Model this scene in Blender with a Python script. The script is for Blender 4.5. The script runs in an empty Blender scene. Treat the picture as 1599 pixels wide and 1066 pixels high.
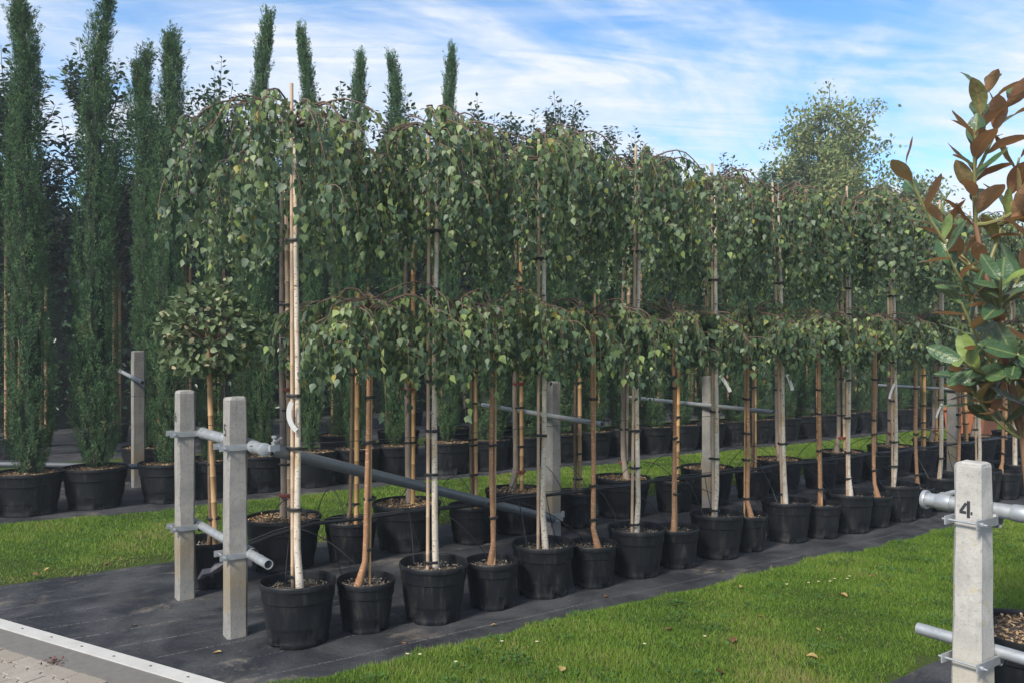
import bpy, math, random
import numpy as np
from mathutils import Vector, Matrix

# ------------------------------------------------------------------ camera, sky, sun, exposure
scn = bpy.context.scene
R = math.radians
COL = scn.collection
cam_d = bpy.data.cameras.new('camera'); cam = bpy.data.objects.new('camera', cam_d); COL.objects.link(cam)
cam.location = (0, 0, 1.6); cam.rotation_euler = (R(90), 0, R(-34.5))
cam_d.sensor_width = 36; cam_d.lens = 29.04; cam_d.shift_y = 0.0075; cam_d.clip_end = 2000
scn.camera = cam
SUN_AZ = R(250)      # compass style: 0 = +Y, 90 = +X
SUN_EL = R(43)
world = bpy.data.worlds.new('World'); scn.world = world; world.use_nodes = True
wn, wl = world.node_tree.nodes, world.node_tree.links
wn.clear()
w_out = wn.new('ShaderNodeOutputWorld'); w_bg = wn.new('ShaderNodeBackground'); w_bg.inputs['Strength'].default_value = 0.115
sky = wn.new('ShaderNodeTexSky'); sky.sky_type = 'NISHITA'; sky.sun_disc = False
sky.sun_elevation = SUN_EL; sky.sun_rotation = SUN_AZ; sky.air_density = 1.0; sky.dust_density = 0.15; sky.ozone_density = 1.6
wtc = wn.new('ShaderNodeTexCoord'); wsep = wn.new('ShaderNodeSeparateXYZ'); wl.new(wtc.outputs['Generated'], wsep.inputs[0])
def wmath(op, a, b=None, c=None):
    n = wn.new('ShaderNodeMath'); n.operation = op
    for i, x in enumerate((a, b, c)):
        if x is None: continue
        if isinstance(x, (int, float)): n.inputs[i].default_value = x
        else: wl.new(x, n.inputs[i])
    return n.outputs[0]
wz = wmath('ADD', wmath('MAXIMUM', wsep.outputs['Z'], 0.0), 0.16)
wcomb = wn.new('ShaderNodeCombineXYZ')
wl.new(wmath('DIVIDE', wsep.outputs['X'], wz), wcomb.inputs[0]); wl.new(wmath('DIVIDE', wsep.outputs['Y'], wz), wcomb.inputs[1])
def cloud_layer(rot, scale, nscale, detail, rough, dist, lo, hi):
    mp = wn.new('ShaderNodeMapping'); mp.vector_type = 'TEXTURE'; mp.inputs['Rotation'].default_value = (0, 0, rot); mp.inputs['Scale'].default_value = scale
    wl.new(wcomb.outputs[0], mp.inputs[0])
    nz = wn.new('ShaderNodeTexNoise'); nz.inputs['Scale'].default_value = nscale; nz.inputs['Detail'].default_value = detail
    nz.inputs['Roughness'].default_value = rough; nz.inputs['Distortion'].default_value = dist
    wl.new(mp.outputs[0], nz.inputs['Vector'])
    mr = wn.new('ShaderNodeMapRange'); mr.interpolation_type = 'SMOOTHSTEP'
    mr.inputs['From Min'].default_value = lo; mr.inputs['From Max'].default_value = hi
    wl.new(nz.outputs['Fac'], mr.inputs['Value']); return mr.outputs[0]
c1 = cloud_layer(R(-16), (1.9, 0.85, 1), 0.8, 8, 0.58, 1.6, 0.395, 0.54)
c2 = cloud_layer(R(-30), (1.7, 0.34, 1), 1.3, 9, 0.62, 1.8, 0.44, 0.66)
c3 = cloud_layer(R(-10), (1.3, 0.8, 1), 2.2, 9, 0.66, 1.2, 0.36, 0.70)
cm = wmath('MINIMUM', wmath('MULTIPLY', wmath('ADD', wmath('MULTIPLY', c1, 0.80), wmath('MULTIPLY', c2, 0.40)), wmath('ADD', wmath('MULTIPLY', c3, 0.45), 0.68)), 0.96)
wmix = wn.new('ShaderNodeMix'); wmix.data_type = 'RGBA'; wl.new(cm, wmix.inputs['Factor'])
whs = wn.new('ShaderNodeHueSaturation'); whs.inputs['Saturation'].default_value = 1.25; whs.inputs['Value'].default_value = .92; wl.new(sky.outputs[0], whs.inputs['Color']); wl.new(whs.outputs[0], wmix.inputs['A']); wmix.inputs['B'].default_value = (3.75, 3.9, 4.1, 1)
wl.new(wmix.outputs['Result'], w_bg.inputs['Color']); wl.new(w_bg.outputs[0], w_out.inputs[0])
sun_d = bpy.data.lights.new('sun', 'SUN'); sun = bpy.data.objects.new('sun', sun_d); COL.objects.link(sun)
sun_d.energy = 2.5; sun_d.angle = R(11); sun_d.color = (1.0, 0.93, 0.82)
to_sun = Vector((math.sin(SUN_AZ) * math.cos(SUN_EL), math.cos(SUN_AZ) * math.cos(SUN_EL), math.sin(SUN_EL)))
sun.rotation_euler = to_sun.to_track_quat('Z', 'Y').to_euler()
scn.view_settings.view_transform = 'Standard'; scn.view_settings.look = 'None'
scn.view_settings.exposure = 1.17; scn.view_settings.gamma = 1.0; scn.view_settings.use_curve_mapping = False
scn.render.engine = 'CYCLES'

rng = np.random.default_rng(7)
rnd = random.Random(7)

# ------------------------------------------------------------------ materials
def nmat(name):
    m = bpy.data.materials.new(name); m.use_nodes = True
    nt = m.node_tree; nt.nodes.clear()
    return m, nt
class NT:
    def __init__(s, name):
        s.m, s.nt = nmat(name); s.n, s.l = s.nt.nodes, s.nt.links
        s.out = s.n.new('ShaderNodeOutputMaterial'); s.tc = s.n.new('ShaderNodeTexCoord')
    def link(s, a, b): s.l.new(a, b)
    def put(s, sock, x):
        if isinstance(x, (int, float)): sock.default_value = x
        elif isinstance(x, tuple): sock.default_value = x if len(x) == 4 or sock.type == 'VECTOR' else (*x, 1)
        else: s.l.new(x, sock)
    def map(s, scale=(1, 1, 1), coord='Object', rot=(0, 0, 0)):
        mp = s.n.new('ShaderNodeMapping'); mp.inputs['Scale'].default_value = scale; mp.inputs['Rotation'].default_value = rot
        s.l.new(s.tc.outputs[coord], mp.inputs[0]); return mp.outputs[0]
    def noise(s, vec, scale, detail=4, rough=.55, dist=0):
        n = s.n.new('ShaderNodeTexNoise'); s.l.new(vec, n.inputs['Vector'])
        n.inputs['Scale'].default_value = scale; n.inputs['Detail'].default_value = detail
        n.inputs['Roughness'].default_value = rough; n.inputs['Distortion'].default_value = dist
        return n.outputs['Fac']
    def rng(s, v, a, b, c=0., d=1., smooth=True):
        n = s.n.new('ShaderNodeMapRange'); n.interpolation_type = 'SMOOTHSTEP' if smooth else 'LINEAR'
        s.l.new(v, n.inputs['Value'])
        for k, x in zip(('From Min', 'From Max', 'To Min', 'To Max'), (a, b, c, d)): n.inputs[k].default_value = x
        return n.outputs[0]
    def math(s, op, a, b=None, c=None):
        n = s.n.new('ShaderNodeMath'); n.operation = op
        for i, x in enumerate((a, b, c)):
            if x is not None: s.put(n.inputs[i], x)
        return n.outputs[0]
    def mix(s, f, a, b):
        n = s.n.new('ShaderNodeMix'); n.data_type = 'RGBA'
        s.put(n.inputs['Factor'], f); s.put(n.inputs['A'], a); s.put(n.inputs['B'], b); return n.outputs['Result']
    def ramp(s, f, stops):
        n = s.n.new('ShaderNodeValToRGB'); s.l.new(f, n.inputs[0]); cr = n.color_ramp
        while len(cr.elements) < len(stops): cr.elements.new(.5)
        for e, (p, c) in zip(cr.elements, stops): e.position = p; e.color = (*c, 1)
        return n.outputs[0]
    def attr(s, name):
        n = s.n.new('ShaderNodeAttribute'); n.attribute_name = name; return n.outputs['Fac']
    def objrand(s):
        n = s.n.new('ShaderNodeObjectInfo'); return n.outputs['Random']
    def sep(s, v):
        n = s.n.new('ShaderNodeSeparateXYZ'); s.l.new(v, n.inputs[0]); return n.outputs
    def bump(s, h, strength=.3, dist=.01):
        n = s.n.new('ShaderNodeBump'); n.inputs['Strength'].default_value = strength; n.inputs['Distance'].default_value = dist
        s.l.new(h, n.inputs['Height']); return n.outputs[0]
    def pbr(s, col, rough=.6, metal=0., normal=None, spec=.5):
        b = s.n.new('ShaderNodeBsdfPrincipled'); s.put(b.inputs['Base Color'], col); s.put(b.inputs['Roughness'], rough)
        s.put(b.inputs['Metallic'], metal); b.inputs['Specular IOR Level'].default_value = spec
        if normal: s.l.new(normal, b.inputs['Normal'])
        return b.outputs[0]
    def done(s, sh): s.l.new(sh, s.out.inputs[0]); return s.m
    def leafy(s, col, rough=.5, trans=.35, tcol=None, spec=.4):
        a = s.pbr(col, rough, spec=spec); t = s.n.new('ShaderNodeBsdfTranslucent'); s.put(t.inputs[0], tcol if tcol is not None else col)
        mx = s.n.new('ShaderNodeMixShader'); mx.inputs[0].default_value = trans
        s.l.new(a, mx.inputs[1]); s.l.new(t.outputs[0], mx.inputs[2]); return mx.outputs[0]
M = {}
def mk_leaf(name, stops, rough=.45, trans=.42, spec=.45):
    t = NT(name); c = t.ramp(t.attr('tint'), stops); M[name] = t.done(t.leafy(c, rough, trans, spec=spec))
mk_leaf('birch_leaf', [(0, (.048, .088, .058)), (.45, (.105, .165, .085)), (.75, (.19, .265, .105)), (.93, (.32, .41, .13)), (1, (.40, .34, .08))])  # shade and sun painted in: blue-grey shadow greens up to sunlit yellow-green
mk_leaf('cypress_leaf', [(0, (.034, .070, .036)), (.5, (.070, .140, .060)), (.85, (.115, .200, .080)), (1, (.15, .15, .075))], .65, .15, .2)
mk_leaf('laurel_leaf', [(0, (.018, .042, .026)), (.6, (.036, .078, .040)), (.9, (.065, .12, .05)), (1, (.13, .17, .06))], .35, .2, .5)
mk_leaf('photinia_leaf', [(0, (.03, .06, .03)), (.5, (.06, .09, .035)), (.75, (.13, .055, .04)), (1, (.22, .06, .05))], .35, .3, .5)
mk_leaf('chestnut_leaf', [(0, (.13, .18, .07)), (.5, (.23, .28, .11)), (.85, (.36, .35, .12)), (1, (.42, .30, .12))], .55, .35, .3)
mk_leaf('elaeagnus_leaf', [(0, (.07, .105, .05)), (.5, (.125, .175, .08)), (.85, (.23, .27, .13)), (1, (.46, .40, .25))], .5, .25, .4)
mk_leaf('grass_blade', [(0, (.078, .145, .016)), (.5, (.142, .255, .028)), (.85, (.225, .325, .045)), (1, (.32, .28, .11))], .55, .4, .3)
mk_leaf('clover_leaf', [(0, (.05, .11, .03)), (1, (.09, .19, .05))], .5, .35, .3)
mk_leaf('chip', [(0, (.15, .085, .045)), (.5, (.33, .21, .11)), (1, (.52, .40, .25))], .8, .02, .2)
mk_leaf('gravel', [(0, (.09, .075, .055)), (.5, (.20, .17, .13)), (1, (.36, .32, .26))], .85, .02, .2)
mk_leaf('dry_leaf', [(0, (.12, .06, .03)), (.5, (.30, .17, .08)), (1, (.42, .32, .12))], .7, .2, .3)

t = NT('magnolia_leaf')
geo = t.n.new('ShaderNodeNewGeometry'); r = t.attr('tint')
vein = t.rng(t.math('ABSOLUTE', t.sep(t.map())[0]), .0, .035, 0, 1)
top = t.mix(vein, (.17, .22, .08), t.ramp(r, [(0, (.030, .075, .036)), (.6, (.050, .115, .050)), (.85, (.085, .165, .055)), (1, (.20, .29, .07))]))
und = t.mix(vein, (.42, .25, .14), t.ramp(r, [(0, (.32, .155, .09)), (.5, (.47, .25, .155)), (.9, (.38, .25, .13)), (1, (.22, .24, .09))]))
bl = t.rng(t.noise(t.map((3, 3, 3)), 2.2, 5, .65), .58, .72, 0, .55)
top = t.mix(bl, top, (.13, .13, .05)); und = t.mix(bl, und, (.16, .10, .06))
vv = t.n.new('ShaderNodeTexWave'); vv.inputs['Scale'].default_value = 3.2; vv.inputs['Distortion'].default_value = 1.2; t.link(t.map((0.9, 1.0, 0), rot=(0, 0, R(50))), vv.inputs['Vector'])
nrm = t.bump(t.noise(t.map((4, 4, 4)), 2, 3), .25, .02)
a = t.pbr(top, t.rng(t.noise(t.map((5, 5, 5)), 1.5, 3), .3, .7, .22, .48), normal=nrm, spec=.5); b = t.pbr(und, .75, normal=nrm, spec=.2)
tr = t.n.new('ShaderNodeBsdfTranslucent'); t.put(tr.inputs[0], (.40, .20, .08))
mx = t.n.new('ShaderNodeMixShader'); t.link(geo.outputs['Backfacing'], mx.inputs[0]); t.link(a, mx.inputs[1]); t.link(b, mx.inputs[2])
mx2 = t.n.new('ShaderNodeMixShader'); mx2.inputs[0].default_value = .24; t.link(mx.outputs[0], mx2.inputs[1]); t.link(tr.outputs[0], mx2.inputs[2])
M['magnolia_leaf'] = t.done(mx2.outputs[0])

def mk_bark(name, base, dark, lent, stain=None, amt=.62):
    t = NT(name); v = t.map((1, 1, 1)); o = t.objrand()
    n1 = t.noise(t.map((1, 1, .25)), 28, 5, .6)
    col = t.mix(t.rng(n1, .35, .7), base, tuple(x * .72 for x in base))
    if stain: col = t.mix(t.rng(t.noise(t.map((1, 1, .5)), 7, 4), .48, .68, 0, .8), col, stain)
    l = t.rng(t.noise(t.map((45, 45, 130)), 1.0, 3, .55, .2), amt, amt + .07)
    col = t.mix(l, col, lent)
    k = t.rng(t.noise(t.map((3, 3, 11)), 1.7, 2), .66, .72)
    col = t.mix(k, col, dark)
    M[name] = t.done(t.pbr(col, .6, normal=t.bump(n1, .5, .006), spec=.3))
mk_bark('white_bark', (.62, .55, .46), (.07, .05, .04), (.22, .155, .11), (.43, .29, .14), .58)
mk_bark('grey_bark', (.29, .235, .19), (.09, .07, .055), (.13, .10, .08), (.19, .16, .13))
mk_bark('orange_bark', (.36, .195, .105), (.11, .05, .03), (.50, .32, .20), (.22, .09, .045), .58)
mk_bark('brown_bark', (.15, .105, .07), (.05, .035, .025), (.22, .16, .11), (.11, .08, .06))
def mk_bamboo(name, c1, c2):
    t = NT(name); n = t.noise(t.map((1, 1, .12)), 40, 4)
    rings = t.rng(t.noise(t.map((.2, .2, 6)), 1.6, 2), .62, .68)
    col = t.mix(t.rng(n, .3, .75), c1, c2); col = t.mix(t.math('MULTIPLY', rings, .55), col, (.16, .085, .04))
    g = t.n.new('ShaderNodeObjectInfo').outputs['Random']
    col = t.mix(t.math('MULTIPLY', g, .35), col, (.34, .27, .2))
    M[name] = t.done(t.pbr(col, .5, spec=.4))
mk_bamboo('bamboo', (.50, .30, .13), (.40, .22, .09)); mk_bamboo('bamboo_pale', (.52, .38, .26), (.42, .29, .20))
def plain(name, col, rough=.6, metal=0., nz=.15, scale=30, spec=.5, bump=0):
    t = NT(name); n = t.noise(t.map(), scale, 5)
    c = t.mix(n, tuple(x * (1 - nz) for x in col), tuple(min(1, x * (1 + nz)) for x in col))
    M[name] = t.done(t.pbr(c, rough, metal, t.bump(n, bump, .004) if bump else None, spec))
plain('twig', (.12, .075, .05), .7); plain('twig_magnolia', (.20, .19, .07), .6); plain('trunk_magnolia', (.22, .12, .07), .7)
plain('tie', (.012, .012, .013), .5); plain('red_tie', (.16, .035, .025), .5); plain('tag', (.72, .71, .69), .5, nz=.06)
plain('wire', (.12, .12, .12), .45, .7); plain('drip', (.014, .015, .017), .4); plain('white_strip', (.47, .46, .44), .5, nz=.22, scale=9)
plain('screw', (.12, .11, .10), .5, .6); plain('paint_black', (.025, .025, .03), .75, nz=.3); plain('daisy', (.8, .8, .76), .6, nz=.03)
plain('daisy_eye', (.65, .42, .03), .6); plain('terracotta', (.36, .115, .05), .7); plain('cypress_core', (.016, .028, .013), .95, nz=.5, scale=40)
plain('soil', (.05, .036, .026), .95, nz=.5, scale=60, bump=.5); plain('dark_film', (.03, .028, .04), .4)
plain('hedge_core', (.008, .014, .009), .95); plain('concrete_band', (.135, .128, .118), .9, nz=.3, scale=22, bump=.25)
# pot plastic
t = NT('pot_plastic'); n = t.noise(t.map((1, 1, .35)), 16, 6, .65); s = t.noise(t.map((3, 3, .4)), 14, 4, .6)
z = t.sep(t.map())[2]
dust = t.math('MULTIPLY', t.rng(n, .46, .78), t.rng(z, .0, .30, 1.0, .25))
dust = t.math('ADD', t.math('MULTIPLY', dust, .55), t.math('MULTIPLY', t.rng(s, .54, .74), .38))
dust = t.math('MULTIPLY', dust, t.rng(t.objrand(), 0, 1, .6, 1.6))
col = t.mix(dust, (.0048, .0060, .0088), (.055, .052, .048))
M['pot_plastic'] = t.done(t.pbr(col, t.rng(n, .3, .8, .48, .68), 0, t.bump(n, .10, .004), .32))
# woven ground cover
t = NT('ground_cover'); v = t.map(); p = t.sep(v)
wob = t.math('MULTIPLY', t.math('SUBTRACT', t.noise(v, 1.3, 2), .5), .05)
ln = t.math('FRACT', t.math('MULTIPLY', t.math('ADD', p[1], wob), 3.6))
line = t.rng(t.math('ABSOLUTE', t.math('SUBTRACT', ln, .5)), 0.0, .018, 1, 0)
dash = t.rng(t.noise(t.map((60, 2, 1)), 1, 2), .42, .55)
line = t.math('MULTIPLY', t.math('MULTIPLY', line, dash), t.rng(t.noise(v, 1.1, 3), .38, .6, .15, .75))
n1 = t.noise(v, 2.3, 7, .66, .4); n2 = t.noise(v, 60, 4, .7); n3 = t.noise(v, .8, 4)
col = t.mix(t.rng(n1, .36, .66), (.013, .0145, .020), (.058, .059, .064))
col = t.mix(t.math('MULTIPLY', t.rng(n2, .60, .75), t.rng(n1, .40, .65, .3, 1.0)), col, (.20, .18, .155))
sand = t.math('MULTIPLY', t.rng(t.noise(t.map((1, 1.7, 1)), 2.1, 8, .72, .6), .53, .66), t.rng(n3, .42, .58))
col = t.mix(t.math('MULTIPLY', sand, .62), col, (.24, .20, .16))
col = t.mix(line, col, (.30, .30, .29))
wv = t.n.new('ShaderNodeTexWave'); wv.inputs['Scale'].default_value = 55; wv.inputs['Distortion'].default_value = .4; t.link(v, wv.inputs['Vector'])
h = t.math('ADD', t.math('MULTIPLY', n1, 1.6), t.math('MULTIPLY', wv.outputs['Fac'], .06))
h = t.math('ADD', h, t.math('MULTIPLY', n2, .25))
M['ground_cover'] = t.done(t.pbr(col, .62, 0, t.bump(h, .8, .03), .45))
# lawn soil
t = NT('lawn_soil'); v = t.map(); n = t.noise(v, 3, 6, .7)
M['lawn_soil'] = t.done(t.pbr(t.mix(n, (.030, .048, .012), (.060, .082, .024)), .95, 0, t.bump(t.noise(v, 40, 4), .6, .02), .1))
t = NT('far_ground'); v = t.map(); n = t.noise(v, .3, 6, .7)
M['far_ground'] = t.done(t.pbr(t.mix(n, (.030, .048, .014), (.055, .075, .024)), .95, spec=.1))
# concrete
def mk_conc(name, base, stain, lich, stain_h, pit=.62):
    t = NT(name); v = t.map(); p = t.sep(v); n1 = t.noise(v, 6, 6, .65); n2 = t.noise(v, 55, 5, .65); n3 = t.noise(v, 150, 2)
    col = t.mix(t.rng(n1, .3, .72), tuple(x * .78 for x in base), tuple(x * 1.12 for x in base))
    col = t.mix(t.math('MULTIPLY', t.rng(n2, .52, .72), .5), col, tuple(x * .5 for x in base))
    col = t.mix(t.rng(n3, pit, pit + .06, 0, .7), col, tuple(x * .35 for x in base))
    hz = t.math('ADD', p[2], t.math('MULTIPLY', t.math('SUBTRACT', n1, .5), .25))
    band = t.math('MULTIPLY', t.rng(hz, .10, .20), t.rng(hz, stain_h, stain_h + .25, 1, 0))
    col = t.mix(t.math('MULTIPLY', band, t.rng(n1, .35, .6, .35, .85)), col, stain)
    col = t.mix(t.math('MULTIPLY', t.rng(t.noise(v, 9, 5, .7), .57, .67), lich), col, (.40, .33, .16))
    runs = t.rng(t.noise(t.map((26, 26, 1.6)), 1, 5, .6), .54, .72, 0, .5)
    col = t.mix(runs, col, tuple(x * .55 for x in base))
    hh = t.math('ADD', t.math('MULTIPLY', n2, .6), t.math('MULTIPLY', n3, .35))
    M[name] = t.done(t.pbr(col, .9, 0, t.bump(hh, .55, .006), .2))
mk_conc('concrete', (.275, .265, .25), (.235, .185, .11), .35, .30)
mk_conc('concrete_white', (.42, .405, .38), (.42, .38, .30), .75, .25, .66)
t = NT('galvanised'); v = t.map(); n = t.noise(v, 24, 5, .6); n2 = t.noise(v, 4, 4)
col = t.mix(n, (.30, .32, .34), (.47, .49, .51)); col = t.mix(t.rng(n2, .55, .75, 0, .5), col, (.30, .285, .26))
M['galvanised'] = t.done(t.pbr(col, t.rng(n, .3, .7, .38, .58), .55, t.bump(n, .08, .003), .5))
t = NT('dark_steel'); n = t.noise(t.map(), 20, 5)
M['dark_steel'] = t.done(t.pbr(t.mix(n, (.15, .165, .185), (.22, .235, .255)), .45, .45))
t = NT('paver'); v = t.map(coord='Object'); r = t.objrand()
mp = t.n.new('ShaderNodeVectorMath'); mp.operation = 'ADD'; t.link(v, mp.inputs[0])
cb = t.n.new('ShaderNodeCombineXYZ'); t.link(t.math('MULTIPLY', r, 37.0), cb.inputs[0]); t.link(cb.outputs[0], mp.inputs[1]); v = mp.outputs[0]
n = t.noise(v, 9, 6, .65); n2 = t.noise(v, 110, 3)
col = t.mix(r, (.25, .22, .185), (.31, .28, .245)); col = t.mix(t.rng(n, .4, .7, 0, .7), col, (.235, .21, .175)); col = t.mix(t.rng(n2, .56, .68, 0, .6), col, (.15, .135, .115))
M['paver'] = t.done(t.pbr(col, .92, 0, t.bump(t.math('ADD', n2, n), .5, .004), .2))
plain('joint_sand', (.10, .085, .065), .95, nz=.5, scale=70)

# ------------------------------------------------------------------ mesh helpers
class MB:
    def __init__(s): s.v = []; s.f = []
    def add(s, V, F):
        o = len(s.v); s.v.extend([tuple(map(float, p)) for p in V]); s.f.extend([tuple(i + o for i in f) for f in F]); return s
    def box(s, c, d, rz=0., taper=1., bev=0.):
        hx, hy, hz = d[0] / 2, d[1] / 2, d[2] / 2
        V = []
        for z, k in ((-hz, 1.), (hz, taper)):
            for x, y in ((-hx, -hy), (hx, -hy), (hx, hy), (-hx, hy)): V.append(Vector((x * k, y * k, z)))
        q = Matrix.Rotation(rz, 3, 'Z'); V = [q @ p + Vector(c) for p in V]
        return s.add(V, [(3, 2, 1, 0), (4, 5, 6, 7), (0, 1, 5, 4), (1, 2, 6, 5), (2, 3, 7, 6), (3, 0, 4, 7)])
    def tube(s, pts, rad, seg=8, caps=True):
        P = [Vector(p) for p in pts]; n = len(P)
        if not hasattr(rad, '__len__'): rad = [rad] * n
        V = []; F = []; prev = None
        for i in range(n):
            d = (P[min(i + 1, n - 1)] - P[max(i - 1, 0)]); d.normalize()
            if prev is None:
                a = d.orthogonal().normalized()
            else:
                a = prev - d * prev.dot(d)
                a = a.normalized() if a.length > 1e-6 else d.orthogonal().normalized()
            prev = a; b = d.cross(a)
            for k in range(seg):
                t = 2 * math.pi * k / seg; V.append(P[i] + (a * math.cos(t) + b * math.sin(t)) * rad[i])
        for i in range(n - 1):
            for k in range(seg):
                k2 = (k + 1) % seg; F.append((i * seg + k, i * seg + k2, (i + 1) * seg + k2, (i + 1) * seg + k))
        if caps: F.append(tuple(range(seg - 1, -1, -1))); F.append(tuple((n - 1) * seg + k for k in range(seg)))
        return s.add(V, F)
    def lathe(s, prof, seg=32, c=(0, 0, 0)):
        V = []; F = []; n = len(prof)
        for r, z in prof:
            for k in range(seg):
                t = 2 * math.pi * k / seg; V.append((c[0] + r * math.cos(t), c[1] + r * math.sin(t), c[2] + z))
        for i in range(n - 1):
            for k in range(seg):
                k2 = (k + 1) % seg; F.append((i * seg + k, i * seg + k2, (i + 1) * seg + k2, (i + 1) * seg + k))
        return s.add(V, F)
    def prism(s, poly, z0, z1):
        n = len(poly); V = [(x, y, z0) for x, y in poly] + [(x, y, z1) for x, y in poly]
        return s.add(V, [tuple(range(n - 1, -1, -1)), tuple(range(n, 2 * n))] + [(i, (i + 1) % n, n + (i + 1) % n, n + i) for i in range(n)])
    def mesh(s, name, mat, smooth=False):
        me = bpy.data.meshes.new(name); me.from_pydata(s.v, [], s.f); me.materials.append(M[mat])
        if smooth:
            me.polygons.foreach_set('use_smooth', [True] * len(me.polygons)); me.set_sharp_from_angle(angle=R(40))
        me.update(); return me
    def build(s, name, mat, parent=None, loc=(0, 0, 0), smooth=False):
        return link(name, s.mesh(name, mat, smooth), parent, loc)
def link(name, me, parent=None, loc=(0, 0, 0), rot=None):
    o = bpy.data.objects.new(name, me); COL.objects.link(o); o.location = loc
    if rot: o.rotation_euler = rot
    if parent: o.parent = parent
    return o
def tag(o, label, cat, group=None, kind=None):
    o['label'] = label; o['category'] = cat
    if group: o['group'] = group
    if kind: o['kind'] = kind
    return o
def thing(name, label, cat, loc=(0, 0, 0), rz=0., group=None):
    o = bpy.data.objects.new(name, None); COL.objects.link(o); o.location = loc; o.rotation_euler = (0, 0, rz); o.empty_display_size = .1
    return tag(o, label, cat, group)
def struct(o, label=None):
    o['kind'] = 'structure'
    return o
def np_mesh(name, V, F, mat, tint=None, smooth=False):
    """V (n,3) float, F (m,k) int"""
    me = bpy.data.meshes.new(name); n = len(V); m, k = F.shape
    me.vertices.add(n); me.vertices.foreach_set('co', np.ascontiguousarray(V, dtype=np.float32).ravel())
    me.loops.add(m * k); me.loops.foreach_set('vertex_index', np.ascontiguousarray(F, dtype=np.int32).ravel())
    me.polygons.add(m); me.polygons.foreach_set('loop_start', np.arange(0, m * k, k, dtype=np.int32))
    try: me.polygons.foreach_set('loop_total', np.full(m, k, dtype=np.int32))
    except Exception: pass
    me.update(calc_edges=True); me.validate()
    if tint is not None:
        a = me.attributes.new('tint', 'FLOAT', 'POINT'); a.data.foreach_set('value', np.ascontiguousarray(tint, dtype=np.float32))
    me.materials.append(M[mat])
    if smooth: me.polygons.foreach_set('use_smooth', np.ones(m, dtype=bool))
    return me
def unit(a): return a / np.maximum(np.linalg.norm(a, axis=-1, keepdims=True), 1e-9)
BIRCH_T = np.array([(0, 0, 0), (.34, .16, .05), (.40, .36, .08), (.16, .72, .03), (0, 1, -.04), (-.16, .72, .03), (-.40, .36, .08), (-.34, .16, .05)], float)
BIRCH_F = np.array([(0, 1, 2, 3), (0, 3, 4, 5), (0, 5, 6, 7)])
OVAL_T = np.array([(0, 0, 0), (.22, .25, .06), (.24, .6, .06), (0, 1, -.06), (-.24, .6, .06), (-.22, .25, .06)], float)
OVAL_F = np.array([(0, 1, 2, 3), (0, 3, 4, 5)])
KITE_T = np.array([(0, 0, 0), (.5, .45, 0), (0, 1, 0), (-.5, .45, 0)], float)
KITE_F = np.array([(0, 1, 2, 3)])
TRI_T = np.array([(-.5, 0, 0), (.5, 0, 0), (0, 1, 0)], float)
TRI_F = np.array([(0, 1, 2)])
def leaves(name, P, D, N, L, W, tint, mat, T, F):
    D = unit(D); S = unit(np.cross(D, N)); N = np.cross(S, D); n = len(P); k = len(T)
    V = P[:, None, :] + S[:, None, :] * (T[None, :, 0, None] * W[:, None, None]) + D[:, None, :] * (T[None, :, 1, None] * L[:, None, None]) + N[:, None, :] * (T[None, :, 2, None] * L[:, None, None])
    FF = (F[None] + (np.arange(n) * k)[:, None, None]).reshape(-1, F.shape[1])
    return np_mesh(name, V.reshape(-1, 3), FF, mat, np.repeat(tint, k))
LEAF_CACHE = {}
def single_leaf(name, T, F, mat, q):
    key = (name, mat, q)
    if key not in LEAF_CACHE:
        LEAF_CACHE[key] = np_mesh(name, T.copy(), F, mat, np.full(len(T), q / 10.0))
    return LEAF_CACHE[key]
def leaf_objects(idx, P, D, N, L, W, tint, mat, T, F, parent, name='leaf'):
    D = unit(D); S = unit(np.cross(D, N)); N2 = np.cross(S, D)
    for i in idx:
        me = single_leaf(name, T, F, mat, int(round(float(np.clip(tint[i], 0, 1)) * 10)))
        o = bpy.data.objects.new(name, me); COL.objects.link(o); o.parent = parent
        m = Matrix.Identity(4)
        for r_ in range(3):
            m[r_][0] = S[i][r_] * W[i]; m[r_][1] = D[i][r_] * L[i]; m[r_][2] = N2[i][r_] * L[i]; m[r_][3] = P[i][r_]
        o.matrix_local = m
def smoothnoise(n, amp, rg):
    return np.cumsum(rg.normal(0, amp, n))
ORD = ['first', 'second', 'third', 'fourth', 'fifth', 'sixth', 'seventh', 'eighth', 'ninth', 'tenth', 'eleventh', 'twelfth', 'thirteenth', 'fourteenth', 'fifteenth', 'sixteenth',
       'seventeenth', 'eighteenth', 'nineteenth', 'twentieth'] + ['twenty-' + x for x in ('first', 'second', 'third', 'fourth', 'fifth', 'sixth', 'seventh', 'eighth', 'ninth')] + ['thirtieth'] + \
      ['thirty-' + x for x in ('first', 'second', 'third', 'fourth', 'fifth', 'sixth', 'seventh', 'eighth', 'ninth')] + ['fortieth']

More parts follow.
